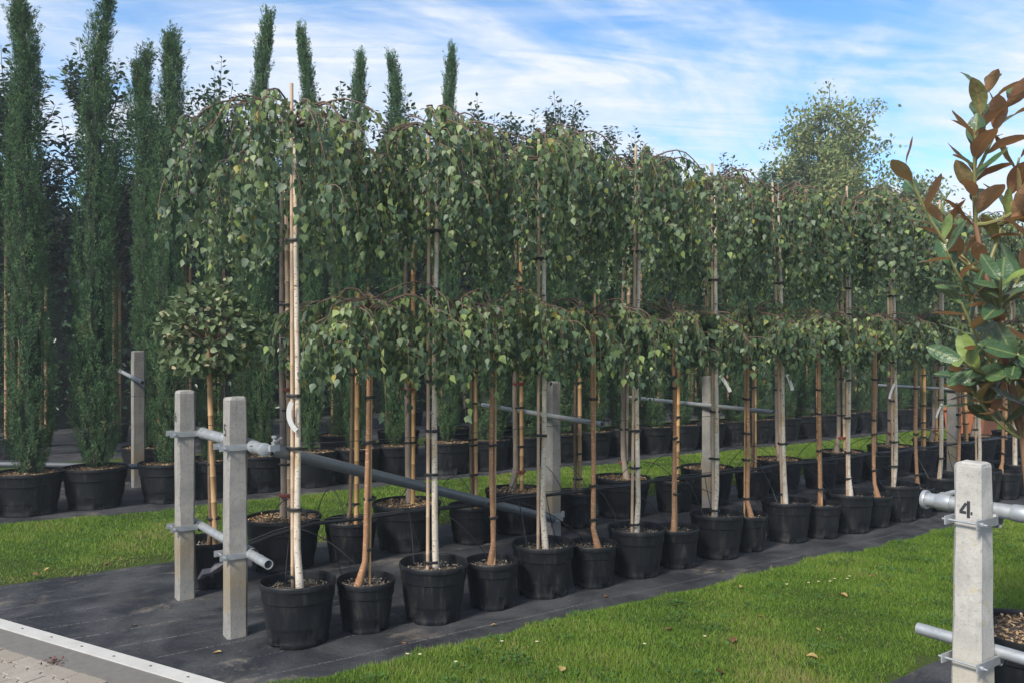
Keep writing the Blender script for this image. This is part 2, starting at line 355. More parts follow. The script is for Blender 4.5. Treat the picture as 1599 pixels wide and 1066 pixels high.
# ------------------------------------------------------------------ ground, lawns, mats, paving
def sheet(name, poly, z, mat, sub=None):
    mb = MB(); mb.add([(x, y, z) for x, y in poly], [tuple(range(len(poly)))])
    return struct(mb.build(name, mat))
sheet('ground', [(-300, -300), (700, -300), (700, 700), (-300, 700)], -.06, 'far_ground')
S0 = np.array([.27, 5.74]); SE = np.array([.436, -.9]) / math.hypot(.436, .9); SN = np.array([-SE[1], SE[0]]) * -1   # SN points to the paving
if SN[0] > 0: SN = -SN
def sp(s, n): q = S0 + SE * s + SN * n; return (float(q[0]), float(q[1]))
def strip_u(v, n=0.):            # u on the strip line (offset n) at this v
    s = ((v - S0[1]) - SN[1] * n) / SE[1]; return S0[0] + SE[0] * s + SN[0] * n
def grid_sheet(name, u0f, u1, v0, v1, z, mat, du, dv, bump):
    nu, nv = int((u1 - 0) / du) + 2, max(2, int((v1 - v0) / dv) + 1)
    V = []; F = []
    for j in range(nv):
        v = v0 + (v1 - v0) * j / (nv - 1); ua = u0f(v)
        for i in range(nu):
            u = ua + (u1 - ua) * (i / (nu - 1)) ** 1.6
            h = bump * (math.sin(u * 5.1 + v * 2.3) * .5 + math.sin(u * 1.7 - v * 6.3 + 1) * .5 + math.sin(u * 9.7 + v * 7.9) * .3)
            V.append((u, v, z + h))
    for j in range(nv - 1):
        for i in range(nu - 1): F.append((j * nu + i, j * nu + i + 1, (j + 1) * nu + i + 1, (j + 1) * nu + i))
    mb = MB(); mb.add(V, F); o = mb.build(name, mat, smooth=True); return struct(o)
grid_sheet('ground_cover_mat', lambda v: strip_u(v) + .004, 40, 3.80, 6.62, 0, 'ground_cover', .25, .12, .0022)
grid_sheet('ground_cover_mat', lambda v: strip_u(v) + .004, 60, 8.70, 12.2, 0, 'ground_cover', .5, .3, .003)
grid_sheet('ground_cover_mat', lambda v: 1.9, 40, -1.5, 2.27, 0, 'ground_cover', .4, .3, .003)
def lawn_h(u, v): return .012 + .010 * np.sin(u * 1.3 + v * .9) + .006 * np.sin(u * 3.1 - v * 2.2)
def lawn(name, u0f, u1, v0, v1):
    nu, nv = 90, 14; V = []; F = []
    for j in range(nv):
        v = v0 + (v1 - v0) * j / (nv - 1); ua = u0f(v)
        for i in range(nu):
            u = ua + (u1 - ua) * (i / (nu - 1)) ** 1.5
            e = min(1, (v - v0) / .12, (v1 - v) / .12); V.append((u, v, -.004 + e * .012 + float(lawn_h(u, v)) * e))
    for j in range(nv - 1):
        for i in range(nu - 1): F.append((j * nu + i, j * nu + i + 1, (j + 1) * nu + i + 1, (j + 1) * nu + i))
    mb = MB(); mb.add(V, F); return struct(mb.build(name, 'lawn_soil', smooth=True))
lawn('lawn', lambda v: strip_u(v) + .01, 40, 2.24, 3.87)
lawn('lawn', lambda v: strip_u(v) + .01, 60, 6.57, 8.75)
lawn('lawn', lambda v: strip_u(v) + .01, 60, 12.15, 13.2)
sheet('ground_cover_mat', [(-6, 13.1), (60, 13.1), (60, 19), (-6, 19)], -.002, 'ground_cover')
def edge_noise(u, seed):
    return .035 * np.sin(u * 7.3 + seed) + .025 * np.sin(u * 17.1 + 2 * seed) + .03 * np.sin(u * 2.9 + seed) + .012 * np.sin(u * 41 + seed)
def grass(name, label, u0, u1, v0, v1, n, seed, zpow):
    rg = np.random.default_rng(seed)
    u = u0 + (u1 - u0) * rg.random(n * 3) ** zpow; v = v0 - .06 + (v1 - v0 + .12) * rg.random(n * 3)
    keep = (v > v0 + edge_noise(u, seed)) & (v < v1 + edge_noise(u, seed + 2)) & (u > strip_u(v) + .03)
    u, v = u[keep][:n], v[keep][:n]; n = len(u)
    Z = u * .566 + v * .824
    e = np.minimum(1, np.minimum((v - v0) / .12, (v1 - v) / .12)); e = np.clip(e, 0, 1)
    P = np.stack([u, v, -.004 + e * .012 + lawn_h(u, v) * e], 1)
    patch = .5 + .25 * np.sin(u * 2.1 + v * 1.7 + seed) + .2 * np.sin(u * 5.3 - v * 4.1) + .18 * np.sin(u * 11.7 + v * 9.1 + seed)
    worn = np.clip(.5 * np.sin(u * 1.4 + 1.1 * seed) + .7 * np.sin(u * 3.7 - v * 2.9 + seed) - .4, 0, 1)
    th = rg.random(n) * 2 * np.pi; lean = rg.random(n) ** .7 * 1.0
    D = np.stack([np.cos(th) * lean, np.sin(th) * lean, np.ones(n)], 1)
    N = np.stack([np.cos(th + rg.normal(0, .8, n)), np.sin(th + rg.normal(0, .8, n)), rg.random(n) * .4], 1)
    L = rg.uniform(.014, .032, n) * (.55 + .8 * patch) * (1 + .5 * (rg.random(n) < .04))
    W = rg.uniform(.0024, .0045, n) * np.clip(Z / 4.2, 1, 2.6)
    tint = np.clip(rg.normal(.42, .2, n) + .55 * (patch - .5) + .5 * worn * rg.random(n), 0, 1); tint[rg.random(n) < .02 + .09 * worn + .35 * (1 - np.clip(np.minimum(v - v0, v1 - v) / .25, 0, 1)) * (seed == 5) * (v < (v0 + v1) / 2)] = 1
    o = link(name, leaves(name, P, D, N, L, W, tint, 'grass_blade', TRI_T, TRI_F)); return tag(o, label, 'grass', kind='stuff')
grass('grass', 'short mown grass of the lawn strip beside post 4', 1.0, 13, 2.24, 3.87, 340000, 3, 1.25)
grass('grass', 'short mown grass of the lawn strip between birches and cypresses', -.4, 20, 6.57, 8.75, 260000, 5, 1.35)
# clover rosettes among the grass
def clover(name, label, u0, u1, v0, v1, n, seed):
    rg = np.random.default_rng(seed); cu = rg.uniform(u0, u1, n); cv = rg.uniform(v0, v1, n); P = []; D = []; N = []; L = []
    for a, b in zip(cu, cv):
        for k in range(rg.integers(10, 30)):
            th = rg.random() * 6.28; rr = rg.random() ** .6 * .06
            P.append((a + rr * math.cos(th), b + rr * math.sin(th), .028 + rg.random() * .018)); D.append((math.cos(th + rg.normal(0, .6)), math.sin(th), .25)); N.append((rg.normal(0, .3), rg.normal(0, .3), 1)); L.append(rg.uniform(.012, .024))
    L = np.array(L); o = link(name, leaves(name, np.array(P), np.array(D), np.array(N), L, L * 1.5, rg.random(len(L)), 'clover_leaf', OVAL_T, OVAL_F)); return tag(o, label, 'clover', kind='stuff')
clover('clover', 'low clover patches in the lawn beside post 4', 1.5, 8, 2.4, 3.8, 130, 11)
clover('clover', 'low clover patches in the lawn behind the birches', 0, 9, 6.7, 8.6, 110, 12)
# white strip, concrete band, pavers
st = struct(MB().add([(*sp(-2.6, 0), .012), (*sp(2.4, 0), .012), (*sp(2.4, .085), .012), (*sp(-2.6, .085), .012), (*sp(-2.6, 0), -.03), (*sp(2.4, 0), -.03), (*sp(2.4, .085), -.03), (*sp(-2.6, .085), -.03)],
    [(3, 2, 1, 0), (0, 1, 5, 4), (1, 2, 6, 5), (2, 3, 7, 6), (3, 0, 4, 7)]).build('edging_strip', 'white_strip'))
st['kind'] = 'thing'; tag(st, 'long white edging strip screwed down between black mat and paving', 'edging')
sc_me = MB().lathe([(.0001, .0035), (.006, .003), (.008, 0)], 10).mesh('screw', 'screw')
for k in range(18):
    x, y = sp(-2.5 + k * .28, .045 + rnd.uniform(-.006, .006)); link('screw', sc_me, st, (x, y, .012))
band = MB().add([(*sp(-2.6, .0865), .005), (*sp(2.4, .0865), .005), (*sp(2.4, .250), .005), (*sp(-2.6, .250), .005), (*sp(-2.6, .0865), -.05), (*sp(2.4, .0865), -.05), (*sp(2.4, .250), -.05), (*sp(-2.6, .250), -.05)],
    [(3, 2, 1, 0), (0, 1, 5, 4), (1, 2, 6, 5), (2, 3, 7, 6), (3, 0, 4, 7)]).build('concrete_kerb', 'concrete_band'); struct(band)
pave = struct(MB().add([(*sp(-12, .216), -.012), (*sp(8, .216), -.012), (*sp(8, 9), -.012), (*sp(-12, 9), -.012)], [(3, 2, 1, 0)]).build('pavement', 'joint_sand'))
def paver_mesh():
    Lx, Ly = .222, .110; a = .011; N = 4
    wx = lambda x: a * (1 if int(math.floor(x / (Lx / 4))) % 2 == 0 else -1)
    top = []; g = .0022; e = .008
    xs = [0, Lx * .25 - e, Lx * .25 + e, Lx * .5 - e, Lx * .5 + e, Lx * .75 - e, Lx * .75 + e, Lx]
    wy = [a, a, -a, -a, a, a, -a, -a]
    ys = [(.5, 0.), (.72, .008), (.28, -.008)]
    bot = [(x + (g if i == 0 else -g if i == 7 else 0), w + g) for i, (x, w) in enumerate(zip(xs, wy))]
    tp = [(x + (g if i == 0 else -g if i == 7 else 0), w + Ly - g) for i, (x, w) in enumerate(zip(xs, wy))][::-1]
    return bot + tp, Lx, Ly
poly, PLx, PLy = paver_mesh()
def paver_build():
    c = (PLx / 2, PLy / 2); n = len(poly); mb = MB(); ins = []
    for i in range(n):
        p0, p, p1 = Vector(poly[i - 1]), Vector(poly[i]), Vector(poly[(i + 1) % n]); d0 = (p - p0).normalized(); d1 = (p1 - p).normalized()
        nn = Vector((-(d0 + d1).y, (d0 + d1).x)).normalized(); ins.append(p + nn * .004)
    V = [(x, y, -.05) for x, y in poly] + [(x, y, -.0035) for x, y in poly] + [(p.x, p.y, 0) for p in ins]
    F = [(i + k * n, (i + 1) % n + k * n, (i + 1) % n + (k + 1) * n, i + (k + 1) * n) for k in (0, 1) for i in range(n)] + [tuple(range(2 * n, 3 * n))]
    return mb.add(V, F).mesh('paver', 'paver')
pm = paver_build(); ang = math.atan2(SE[1], SE[0])
flip = (SE[0] * SN[1] - SE[1] * SN[0]) < 0
for j in range(12):
    for i in range(13):
        s = -1.5 + i * PLx + (j % 2) * PLx * .5; n_ = .235 + j * PLy
        x, y = sp(s, n_ + (PLy if flip else 0)); o = link('paver', pm, pave, (x, y, .0 + rnd.uniform(-.003, .002)), (rnd.uniform(-.012, .012), rnd.uniform(-.012, .012), ang + rnd.uniform(-.006, .006)))

# ------------------------------------------------------------------ pots
def pot_mesh(D, H, seed):
    r1 = D / 2; r0 = r1 * .80; seg = 64; rg = random.Random(seed); k = H / .335
    prof = [(.001, .012), (r0 * .96, .012), (r0 * .985, 0), (r0, .004), (r0 * 1.004, .028 * k), (r0 * .992, .034 * k)]
    zt = H * .70
    prof += [(r0 + (r1 * .925 - r0) * f, .034 * k + (zt - .034 * k) * f) for f in (.15, .5, .85, 1.)]
    prof += [(r1 * .955, zt + .004), (r1 * .968, H - .036), (r1 * .975, H - .030), (r1 * 1.0, H - .028), (r1 * 1.004, H - .014), (r1 * .998, H - .003), (r1 * .985, H), (r1 * .965, H - .002), (r1 * .955, H - .012), (r1 * .93, H * .75), (r1 * .86, H * .30)]
    V = []; F = []; n = len(prof); ov = rg.uniform(-.012, .012); ph = rg.random() * 6
    for i, (rr, z) in enumerate(prof):
        for q in range(seg):
            t = 2 * math.pi * q / seg; rad = rr * (1 + ov * math.cos(2 * t + ph)); zz = z
            if 4 <= i <= 9: rad += -.0045 if (q % 8) in (0, 1) else 0
            if 2 <= i <= 4 and q % 16 in (3, 4, 5): rad -= .012; zz = max(zz, .018)
            V.append((rad * math.cos(t), rad * math.sin(t), zz))
    F2 = []
    for i in range(n - 1):
        for q in range(seg):
            q2 = (q + 1) % seg; (F2 if 12 <= i <= 17 else F).append((i * seg + q, i * seg + q2, (i + 1) * seg + q2, (i + 1) * seg + q))
    return MB().add(V, F).mesh('pot', 'pot_plastic', True), MB().add(V[11 * seg:20 * seg], [tuple(x - 11 * seg for x in f) for f in F2]).mesh('rim', 'pot_plastic', True)
POTS = {'big': [pot_mesh(.41, .335, s) for s in (1, 2, 3)], 'small': [pot_mesh(.335, .285, s) for s in (4, 5)], 'wide': [pot_mesh(.555, .37, s) for s in (6, 7)],
        'dark': [pot_mesh(.40, .31, s) for s in (8, 9)], 'cyp': [pot_mesh(.62, .41, s) for s in (10, 11, 12)]}
DIM = {'big': (.41, .335, .06), 'small': (.335, .285, .05), 'wide': (.555, .37, .03), 'dark': (.40, .31, .06), 'cyp': (.62, .41, .03)}
def soil_mesh(D, H, dip, seed):
    rg = np.random.default_rng(seed); mb = MB(); r = D / 2 * .93
    prof = [(.001, H - dip + .012), (r * .35, H - dip + .008), (r * .75, H - dip), (r, H - dip - .012)]
    return mb.lathe(prof, 24).mesh('soil', 'soil', True)
def chip_mesh(D, H, dip, seed, n, mat, size):
    rg = np.random.default_rng(seed); th = rg.random(n) * 6.283; rr = np.sqrt(rg.random(n)) * D / 2 * .9
    P = np.stack([rr * np.cos(th), rr * np.sin(th), H - dip + .010 - rr * .03 + rg.random(n) * .012], 1)
    D_ = np.stack([rg.normal(0, 1, n), rg.normal(0, 1, n), rg.normal(0, .35, n)], 1); N = np.stack([rg.normal(0, .5, n), rg.normal(0, .5, n), np.ones(n)], 1)
    L = rg.uniform(.5, 1.3, n) * size
    return leaves('mulch', P, D_, N, L, L * rg.uniform(.4, .9, n), np.clip(rg.normal(.5, .25, n), 0, 1), mat, OVAL_T, OVAL_F)
SOIL = {k: soil_mesh(*DIM[k], i) for i, k in enumerate(DIM)}
CHIP = {'big': [chip_mesh(*DIM['big'], 20 + s, 500, 'gravel', .017) for s in (0, 1)], 'small': [chip_mesh(*DIM['small'], 30 + s, 380, 'gravel', .016) for s in (0, 1)],
        'wide': [chip_mesh(*DIM['wide'], 40 + s, 800, 'chip', .024) for s in (0, 1)], 'dark': [chip_mesh(*DIM['dark'], 50, 350, 'gravel', .016)], 'cyp': [chip_mesh(*DIM['cyp'], 60 + s, 700, 'chip', .026) for s in (0, 1)]}
def add_pot(root, kind, i, scale=1.0):
    pm_ = POTS[kind][i % len(POTS[kind])]; o = link('pot', pm_[0], root, rot=(0, 0, (i * 1.37) % 6.28)); link('rim', pm_[1], o)
    s = link('soil', SOIL[kind], root); c = link('mulch', CHIP[kind][i % len(CHIP[kind])], root, rot=(0, 0, i * 2.1)); c['kind'] = 'stuff'
    return o

# ------------------------------------------------------------------ weeping birch
def arc_crown(seed, h, Rr, z_bot, n_prim, n_sec, lsp=.025):
    rg = np.random.default_rng(seed); paths = []; LP = []; LD = []; LN = []
    def add_leaves(pts, a0, sp_):
        seg = np.linalg.norm(np.diff(pts, axis=0), axis=1); cum = np.concatenate([[0], np.cumsum(seg)]); tot = cum[-1]; d = a0 * tot
        while d < tot:
            j = min(np.searchsorted(cum, d, side='right') - 1, len(seg) - 1); q = (d - cum[j]) / max(seg[j], 1e-6); p = pts[j] * (1 - q) + pts[j + 1] * q
            th = rg.random() * 6.283; off = np.array([math.cos(th), math.sin(th), -.5]) * rg.uniform(.006, .022)
            out = np.array([p[0], p[1], 0.]); out /= max(np.linalg.norm(out), .05)
            LP.append(p + off); LD.append(np.array([math.cos(th) * .45, math.sin(th) * .45, -1.0]) + rg.normal(0, .22, 3)); LN.append(out * .5 + rg.normal(0, .65, 3) + np.array([0, 0, .3]))
            d += sp_ * rg.uniform(.6, 1.5)
        LP.append(pts[-1]); LD.append(np.array([0, 0, -1.0]) + rg.normal(0, .15, 3)); LN.append(rg.normal(0, .6, 3) + np.array([0, 0, .2]))
    for i in range(n_prim):
        az = 6.283 * i / n_prim + rg.normal(0, .22); Ri = Rr * rg.uniform(.45, 1.05); rise = rg.uniform(.02, .14); drop = (h - z_bot) * rg.uniform(.25, .85); z0 = h - rg.uniform(0, .10)
        t = np.linspace(0, 1, 11); rad = Ri * np.sin(t * 1.5708) ** .85; a = az + smoothnoise(11, .05, rg)
        p = np.stack([rad * np.cos(a), rad * np.sin(a), z0 + rise * np.sin(np.minimum(t * 2.2, 1) * 3.14159 * .62) - drop * t ** 2.4], 1) + np.cumsum(rg.normal(0, .005, (11, 3)), 0)
        p[0] = (0, 0, z0); paths.append((p, np.linspace(.0065, .0018, 11), 5)); add_leaves(p, .28, lsp * 1.3)
        for k in range(n_sec):
            tt = rg.uniform(.18, 1.0) * 10; j = min(int(tt), 9); s = p[j] * (1 - (tt - j)) + p[j + 1] * (tt - j)
            room = max(.08, s[2] - z_bot); Ls = min(room * rg.uniform(.45, 1.15), .95)
            if rg.random() < .07: Ls += rg.uniform(.06, .26)
            th = a[j] + rg.normal(0, 1.0); out = rg.uniform(.05, .22); q = np.linspace(0, 1, 7)
            pp = np.stack([s[0] + out * math.cos(th) * (1 - np.exp(-3 * q)), s[1] + out * math.sin(th) * (1 - np.exp(-3 * q)), s[2] + .04 * np.sin(q * 3.14) * (out > .12) - Ls * q ** 1.25], 1) + np.cumsum(rg.normal(0, .006, (7, 3)), 0) * (q > 0)[:, None]
            paths.append((pp, np.linspace(.0028, .0010, 7), 3)); add_leaves(pp, .06, lsp)
    P, D, N = np.array(LP), np.array(LD), np.array(LN); n = len(P)
    L = rg.uniform(.024, .062, n); W = L * rg.uniform(.75, 1.05, n)
    tint = np.clip(rg.normal(.42, .22, n) + .16 * (P[:, 2] > h - .15), 0, .95); tint[rg.random(n) < .03] = .93; tint[rg.random(n) < .004] = 1  # leaves near the crown top tinted lighter, light from above put into colour
    mb = MB()
    for p, rr, s in paths: mb.tube(p, rr, s, False)
    return mb, (P, D, N, L, W, tint)
CROWNS = {}
def crown_assets(key, *a):
    mb, lv = arc_crown(*a); CROWNS[key] = (mb.mesh('twigs', 'twig', True), leaves('foliage', *lv, 'birch_leaf', BIRCH_T, BIRCH_F))
TALL_ARGS = (2.93, .55, 2.25, 15, 8)
LOW_ARGS = (1.88, .50, 1.52, 17, 8)
for s in range(4): crown_assets(('tall', s), 100 + s * 7, *TALL_ARGS)
for s in range(4): crown_assets(('low', s), 200 + s * 7, *LOW_ARGS)
TO_CAM = lambda u, v: np.array([-u, -v, 0]) / math.hypot(u, v)
def crown(root, kind, i, rz, scale, unique=None, u=0, v=0):
    if unique:
        mb, lv = arc_crown(unique, *((2.93, .64 if unique == 501 else .55, 2.25 - .12 * (unique == 501), 17, 8) if kind == 'tall' else (1.88, .52, 1.46, 17, 8)), .024)
        P, D, N, L, W, tint = lv; rg = np.random.default_rng(unique); score = P @ TO_CAM(u, v) + rg.normal(0, .05, len(P)) + 2.0 * L
        order = np.argsort(-score); n1 = min(300, len(P) // 3); pick = rg.permutation(order[:int(n1 * 1.5)])[:n1]; rest = np.setdiff1d(np.arange(len(P)), pick)
        leaf_objects(pick, P, D, N, L, W, tint, 'birch_leaf', BIRCH_T, BIRCH_F, root)
        f = link('foliage', leaves('foliage', *(x[rest] for x in lv), 'birch_leaf', BIRCH_T, BIRCH_F), root); f['kind'] = 'stuff'
        mb.build('twigs', 'twig', root, smooth=True)
    else:
        tw, fo = CROWNS[(kind, i % 4)]
        a = link('twigs', tw, root, rot=(0, 0, rz)); b = link('foliage', fo, root, rot=(0, 0, rz)); b['kind'] = 'stuff'
        a.scale = b.scale = (scale, scale * (1.12 - .24 * ((i * 7) % 10) / 10), 1.0)
def stem(root, name, pts, rad, mat, seg=10): return MB().tube(pts, rad, seg).build(name, mat, root, smooth=True)
def trunk_pts(h0, h1, seed, amp, off=(0, 0), kick=.03):
    rg = random.Random(seed); n = 12; x, y = off; pts = []; wx, wy = rg.uniform(0, 6), rg.uniform(0, 6)
    for i in range(n):
        t = i / (n - 1); pts.append((x + amp * math.sin(wx + t * 7) * (1 - t) + kick * math.cos(wx) * max(0, 1 - t * 7) ** 2, y + amp * math.cos(wy + t * 6) * (1 - t) + kick * math.sin(wx) * max(0, 1 - t * 7) ** 2, h0 + (h1 - h0) * t))
    return pts
def stake_mesh(h0, h1, r, seed):
    rg = random.Random(seed); P = []; Rd = []; z = h0; nxt = h0 + rg.uniform(.05, .25); zs = [h0]
    pts = [(0, 0, h0)]; rad = [r * 1.02]
    while nxt < h1 - .03:
        for dz, k in ((-.006, 1), (0, 1.16), (.006, 1)): pts.append((0, 0, nxt + dz)); rad.append(r * k)
        nxt += rg.uniform(.16, .27)
    pts.append((0, 0, h1)); rad.append(r * .97)
    return MB().tube(pts, rad, 9)
tie_me = {}
def tie(root, z, c, rx, ry, rz, mat='tie', hgt=.009):
    mb = MB(); seg = 14; prof = [(1, -hgt), (1.06, -hgt * .4), (1.06, hgt * .4), (1, hgt)]; V = []; F = []
    for k, zz in prof:
        for q in range(seg):
            t = 6.2832 * q / seg; x, y = rx * k * math.cos(t), ry * k * math.sin(t); V.append((c[0] + x * math.cos(rz) - y * math.sin(rz), c[1] + x * math.sin(rz) + y * math.cos(rz), z + zz + .003 * math.sin(t)))
    for i in range(3):
        for q in range(seg): F.append((i * seg + q, i * seg + (q + 1) % seg, (i + 1) * seg + (q + 1) % seg, (i + 1) * seg + q))
    mb.add(V, F); kx, ky = c[0] + rx * 1.05 * math.cos(rz), c[1] + rx * 1.05 * math.sin(rz)
    if mat == 'tie': mb.box((kx, ky, z), (.012, .016, .014), rz)
    return mb.build('tie', mat, root)
def paper_tag(root, c, z, az, ln=.15, droop=0.9, a0=-.3):
    mb = MB(); V = []; F = []; n = 9; w = .013; dx, dy = math.cos(az), math.sin(az); r = 0; zz = z
    for i in range(n):
        t = i / (n - 1); ang = a0 - droop * t
        if i: r += ln / (n - 1) * math.cos(ang); zz += ln / (n - 1) * math.sin(ang)
        nx, nz = -math.sin(ang) * w, math.cos(ang) * w
        for sg in (1, -1):
            for th in (.0004, -.0004):
                V.append((c[0] + dx * (r + nx * sg) - dy * th, c[1] + dy * (r + nx * sg) + dx * th, zz + nz * sg))
    for i in range(n - 1):
        a, b = i * 4, i * 4 + 4
        F += [(a, b, b + 2, a + 2), (a + 1, a + 3, b + 3, b + 1), (a, a + 1, b + 1, b), (a + 2, b + 2, b + 3, a + 3)]
    F += [(0, 2, 3, 1), (4 * n - 4, 4 * n - 3, 4 * n - 1, 4 * n - 2)]
    return mb.add(V, F).build('tag', 'tag', root)
CAMR = Vector((math.cos(R(-34.5)), math.sin(R(-34.5)), 0))       # picture-right on the ground, used for the side the tags hang on
def birch(u, v, kind, idx, label, group, uniq=None, tagspec=None):
    root = thing('weeping_birch', label, 'potted tree', (u, v, 0), 0, group); rg = random.Random(idx * 31 + hash(kind) % 7 if False else idx * 31 + len(kind) * 101)
    az = rg.uniform(-1.0, .9)
    if kind == 'front_tall':
        add_pot(root, 'big', idx); h0 = .27
        tp = trunk_pts(h0, 2.92, idx, .012); stem(root, 'trunk', tp, [.023] + list(np.linspace(.0185, .0105, 11)), 'white_bark')
        so = (-.027 * math.cos(az + .2), .027 * math.sin(az + .9)); sr = .0105; s_top = 3.04 + rg.uniform(-.04, .05); lean = .012
        stake_mat = 'bamboo_pale'; ties = [.42, .78, 1.05, 1.42, 1.85, 2.2]; cr = 'tall'; tr = .02
    elif kind == 'front_low':
        add_pot(root, 'small', idx); h0 = .235
        tp = trunk_pts(h0, 1.84, idx + 50, .010, kick=.05); stem(root, 'trunk', tp, [.026] + list(np.linspace(.0165, .0115, 11)), 'orange_bark')
        so = (.025 * math.cos(az + .7), .025 * math.sin(az + .7)); sr = .0075; s_top = 1.9 + rg.uniform(-.03, .08); stake_mat = 'bamboo'; ties = [.50, .74, 1.0, 1.3]; cr = 'low'; tr = .02
    elif kind == 'back_tall':
        add_pot(root, 'wide', idx); h0 = .33
        tp = trunk_pts(h0, 2.92, idx + 90, .012, kick=.05); stem(root, 'trunk', tp, [.036] + list(np.linspace(.025, .013, 11)), 'grey_bark')
        so = (.050 * math.cos(az), .050 * math.sin(az)); sr = .018; s_top = 2.96 + rg.uniform(-.1, .06); stake_mat = 'bamboo_pale' if idx % 3 == 0 else 'bamboo'; ties = [.80, 1.15, 1.5, 1.9]; cr = 'tall'; tr = .025
    else:
        add_pot(root, 'dark', idx); h0 = .25
        tp = trunk_pts(h0, 1.86, idx + 130, .008); stem(root, 'trunk', tp, [.02] + list(np.linspace(.0155, .011, 11)), 'brown_bark')
        so = (.040 * math.cos(az), .040 * math.sin(az)); sr = .019; s_top = 1.98 + rg.uniform(-.05, .1); stake_mat = 'bamboo'; ties = [.48, .72, .95, 1.25, 1.5]; cr = 'low'; tr = .015
    sk = stake_mesh(h0 - .03, s_top, sr, idx + len(kind)).build('stake', stake_mat, root, (so[0], so[1], 0), True)
    sk.rotation_euler = (rg.uniform(-.006, .006), rg.uniform(-.006, .006), rg.random() * 6)
    c = (so[0] / 2, so[1] / 2); dist = math.hypot(*so)
    for zt in ties:
        zt += rg.uniform(-.11, .11)
        if rg.random() < .15: continue
        zt += 0.0; tie(root, zt, c, dist / 2 + max(tr, sr) + .003, max(tr, sr) + .004, math.atan2(so[1], so[0]) + (math.pi if rg.random() < .5 else 0))
    if kind == 'back_tall': tie(root, h0 + .17 + rg.uniform(0, .03), c, dist / 2 + .03, .03, math.atan2(so[1], so[0]), 'red_tie', .014)
    if kind == 'back_tall': tie(root, 1.30 + rg.uniform(-.1, .1), c, dist / 2 + .028, .028, math.atan2(so[1], so[0]), 'red_tie', .013)
    if tagspec:
        z, side, ln, droop, a0 = tagspec; d = CAMR * side + Vector((-.56, -.82, 0)) * .45; paper_tag(root, (d.x * .020 - .017, d.y * .020 - .025), z, math.atan2(d.y, d.x), ln, droop, a0)
    crown(root, cr, idx, rg.random() * 6.28, rg.uniform(.86, 1.16), uniq, u, v)
    root.rotation_euler = (rg.gauss(0, .008), rg.gauss(0, .008), 0)
    return root
TALL_F = [1.61, 2.41, 3.25, 4.08, 4.95, 5.85, 6.61, 7.41, 8.22, 9.03, 9.85, 10.6]
TAGS = {0: (1.31, -1, .17, 1.3, -1.0), 2: (1.58, 1, .15, .55, .3), 3: (1.47, -1, .15, .8, -1.1), 4: (1.40, 1, .15, .3, -.85), 5: (1.39, 1, .14, .3, -1.1), 6: (1.44, -1, .14, .4, -1.0), 7: (1.28, -1, .16, .5, -.8), 8: (1.06, -1, .16, .4, -.8)}
for i, u in enumerate(TALL_F):
    birch(u, 4.37 + [.05, -.03, 0, 0, .02][i % 5], 'front_tall', i, f'tall white-stemmed weeping birch, {ORD[i]} tall one along the lawn edge from post 5',
          'tall weeping birches along the lawn edge', 501 + i if i < 4 else None, TAGS.get(i))
LOW_F = [2.0, 2.83, 3.65, 4.48, 5.31, 6.2, 6.97, 7.72, 8.6, 9.42, 10.2]
for i, u in enumerate(LOW_F):
    birch(u, 4.36 + [.04, -.02, -.02, 0][i % 4], 'front_low', i, f'short orange-stemmed weeping birch, {ORD[i]} short one along the lawn edge from post 5',
          'short weeping birches along the lawn edge', 601 + i if i < 3 else None)
for i, u in enumerate([2.07, 3.09, 4.17, 5.41, 6.61, 7.76, 8.97, 10.03, 11.1, 12.2, 13.3]):
    birch(u, 6.0, 'back_tall', i, f'tall grey-stemmed weeping birch in wide mulched pot, {ORD[i]} from post 6',
          'tall weeping birches in wide mulched pots')
for i, u in enumerate([2.55, 3.64, 4.74, 6.0, 7.2, 8.38, 9.5, 10.55, 11.65, 12.75]):
    birch(u, 5.88, 'back_low', i, f'short weeping birch on thick bamboo stake between mulched pots, {ORD[i]} from post 6',
          'short weeping birches between the mulched pots')

# ------------------------------------------------------------------ elaeagnus ball on a stem
root = thing('elaeagnus_standard', 'small round silvery-leaved standard tree on bamboo cane behind posts 5 and 6', 'potted tree', (1.50, 5.82, 0))
add_pot(root, 'dark', 3)
stem(root, 'trunk', trunk_pts(.25, 1.72, 7, .01), list(np.linspace(.017, .012, 12)), 'brown_bark')
k_ = stake_mesh(.22, 1.78, .019, 9).build('stake', 'bamboo', root, (.035, -.03, 0), True); k_.rotation_euler = (0, -.035, 0)
for z_ in (.45, .82, 1.02, 1.36): tie(root, z_, (.012, -.015), .045, .024, -.7)
rg = np.random.default_rng(77); n = 1300; dirs = unit(rg.normal(0, 1, (n, 3))); rad = .31 * (.55 + .45 * rg.random(n) ** .4) * (1 + .22 * np.sin(dirs[:, 0] * 5 + 1) * np.cos(dirs[:, 1] * 6) + .12 * np.sin(dirs[:, 2] * 9))
P = dirs * rad[:, None] * np.array([1.0, 1.0, 1.02]) + np.array([0, 0, 1.70]); D = dirs + rg.normal(0, .6, (n, 3)) + np.array([0, 0, -.35]); N = dirs * .6 + rg.normal(0, .5, (n, 3)) + np.array([0, 0, .5])
L = rg.uniform(.040, .072, n); W = L * rg.uniform(1.15, 1.6, n); tint = np.clip(rg.normal(.34, .22, n) + .12 * (dirs[:, 2] > .2), 0, .95); tint[rg.random(n) < .06] = 1; L[tint == 1] *= .45
score = P @ TO_CAM(1.5, 5.82) + rg.normal(0, .04, n) + 1.5 * L; order = np.argsort(-score); pick = rg.permutation(order[:380])[:290]; rest = np.setdiff1d(np.arange(n), pick)
leaf_objects(pick, P, D, N, L, W, tint, 'elaeagnus_leaf', OVAL_T, OVAL_F, root)
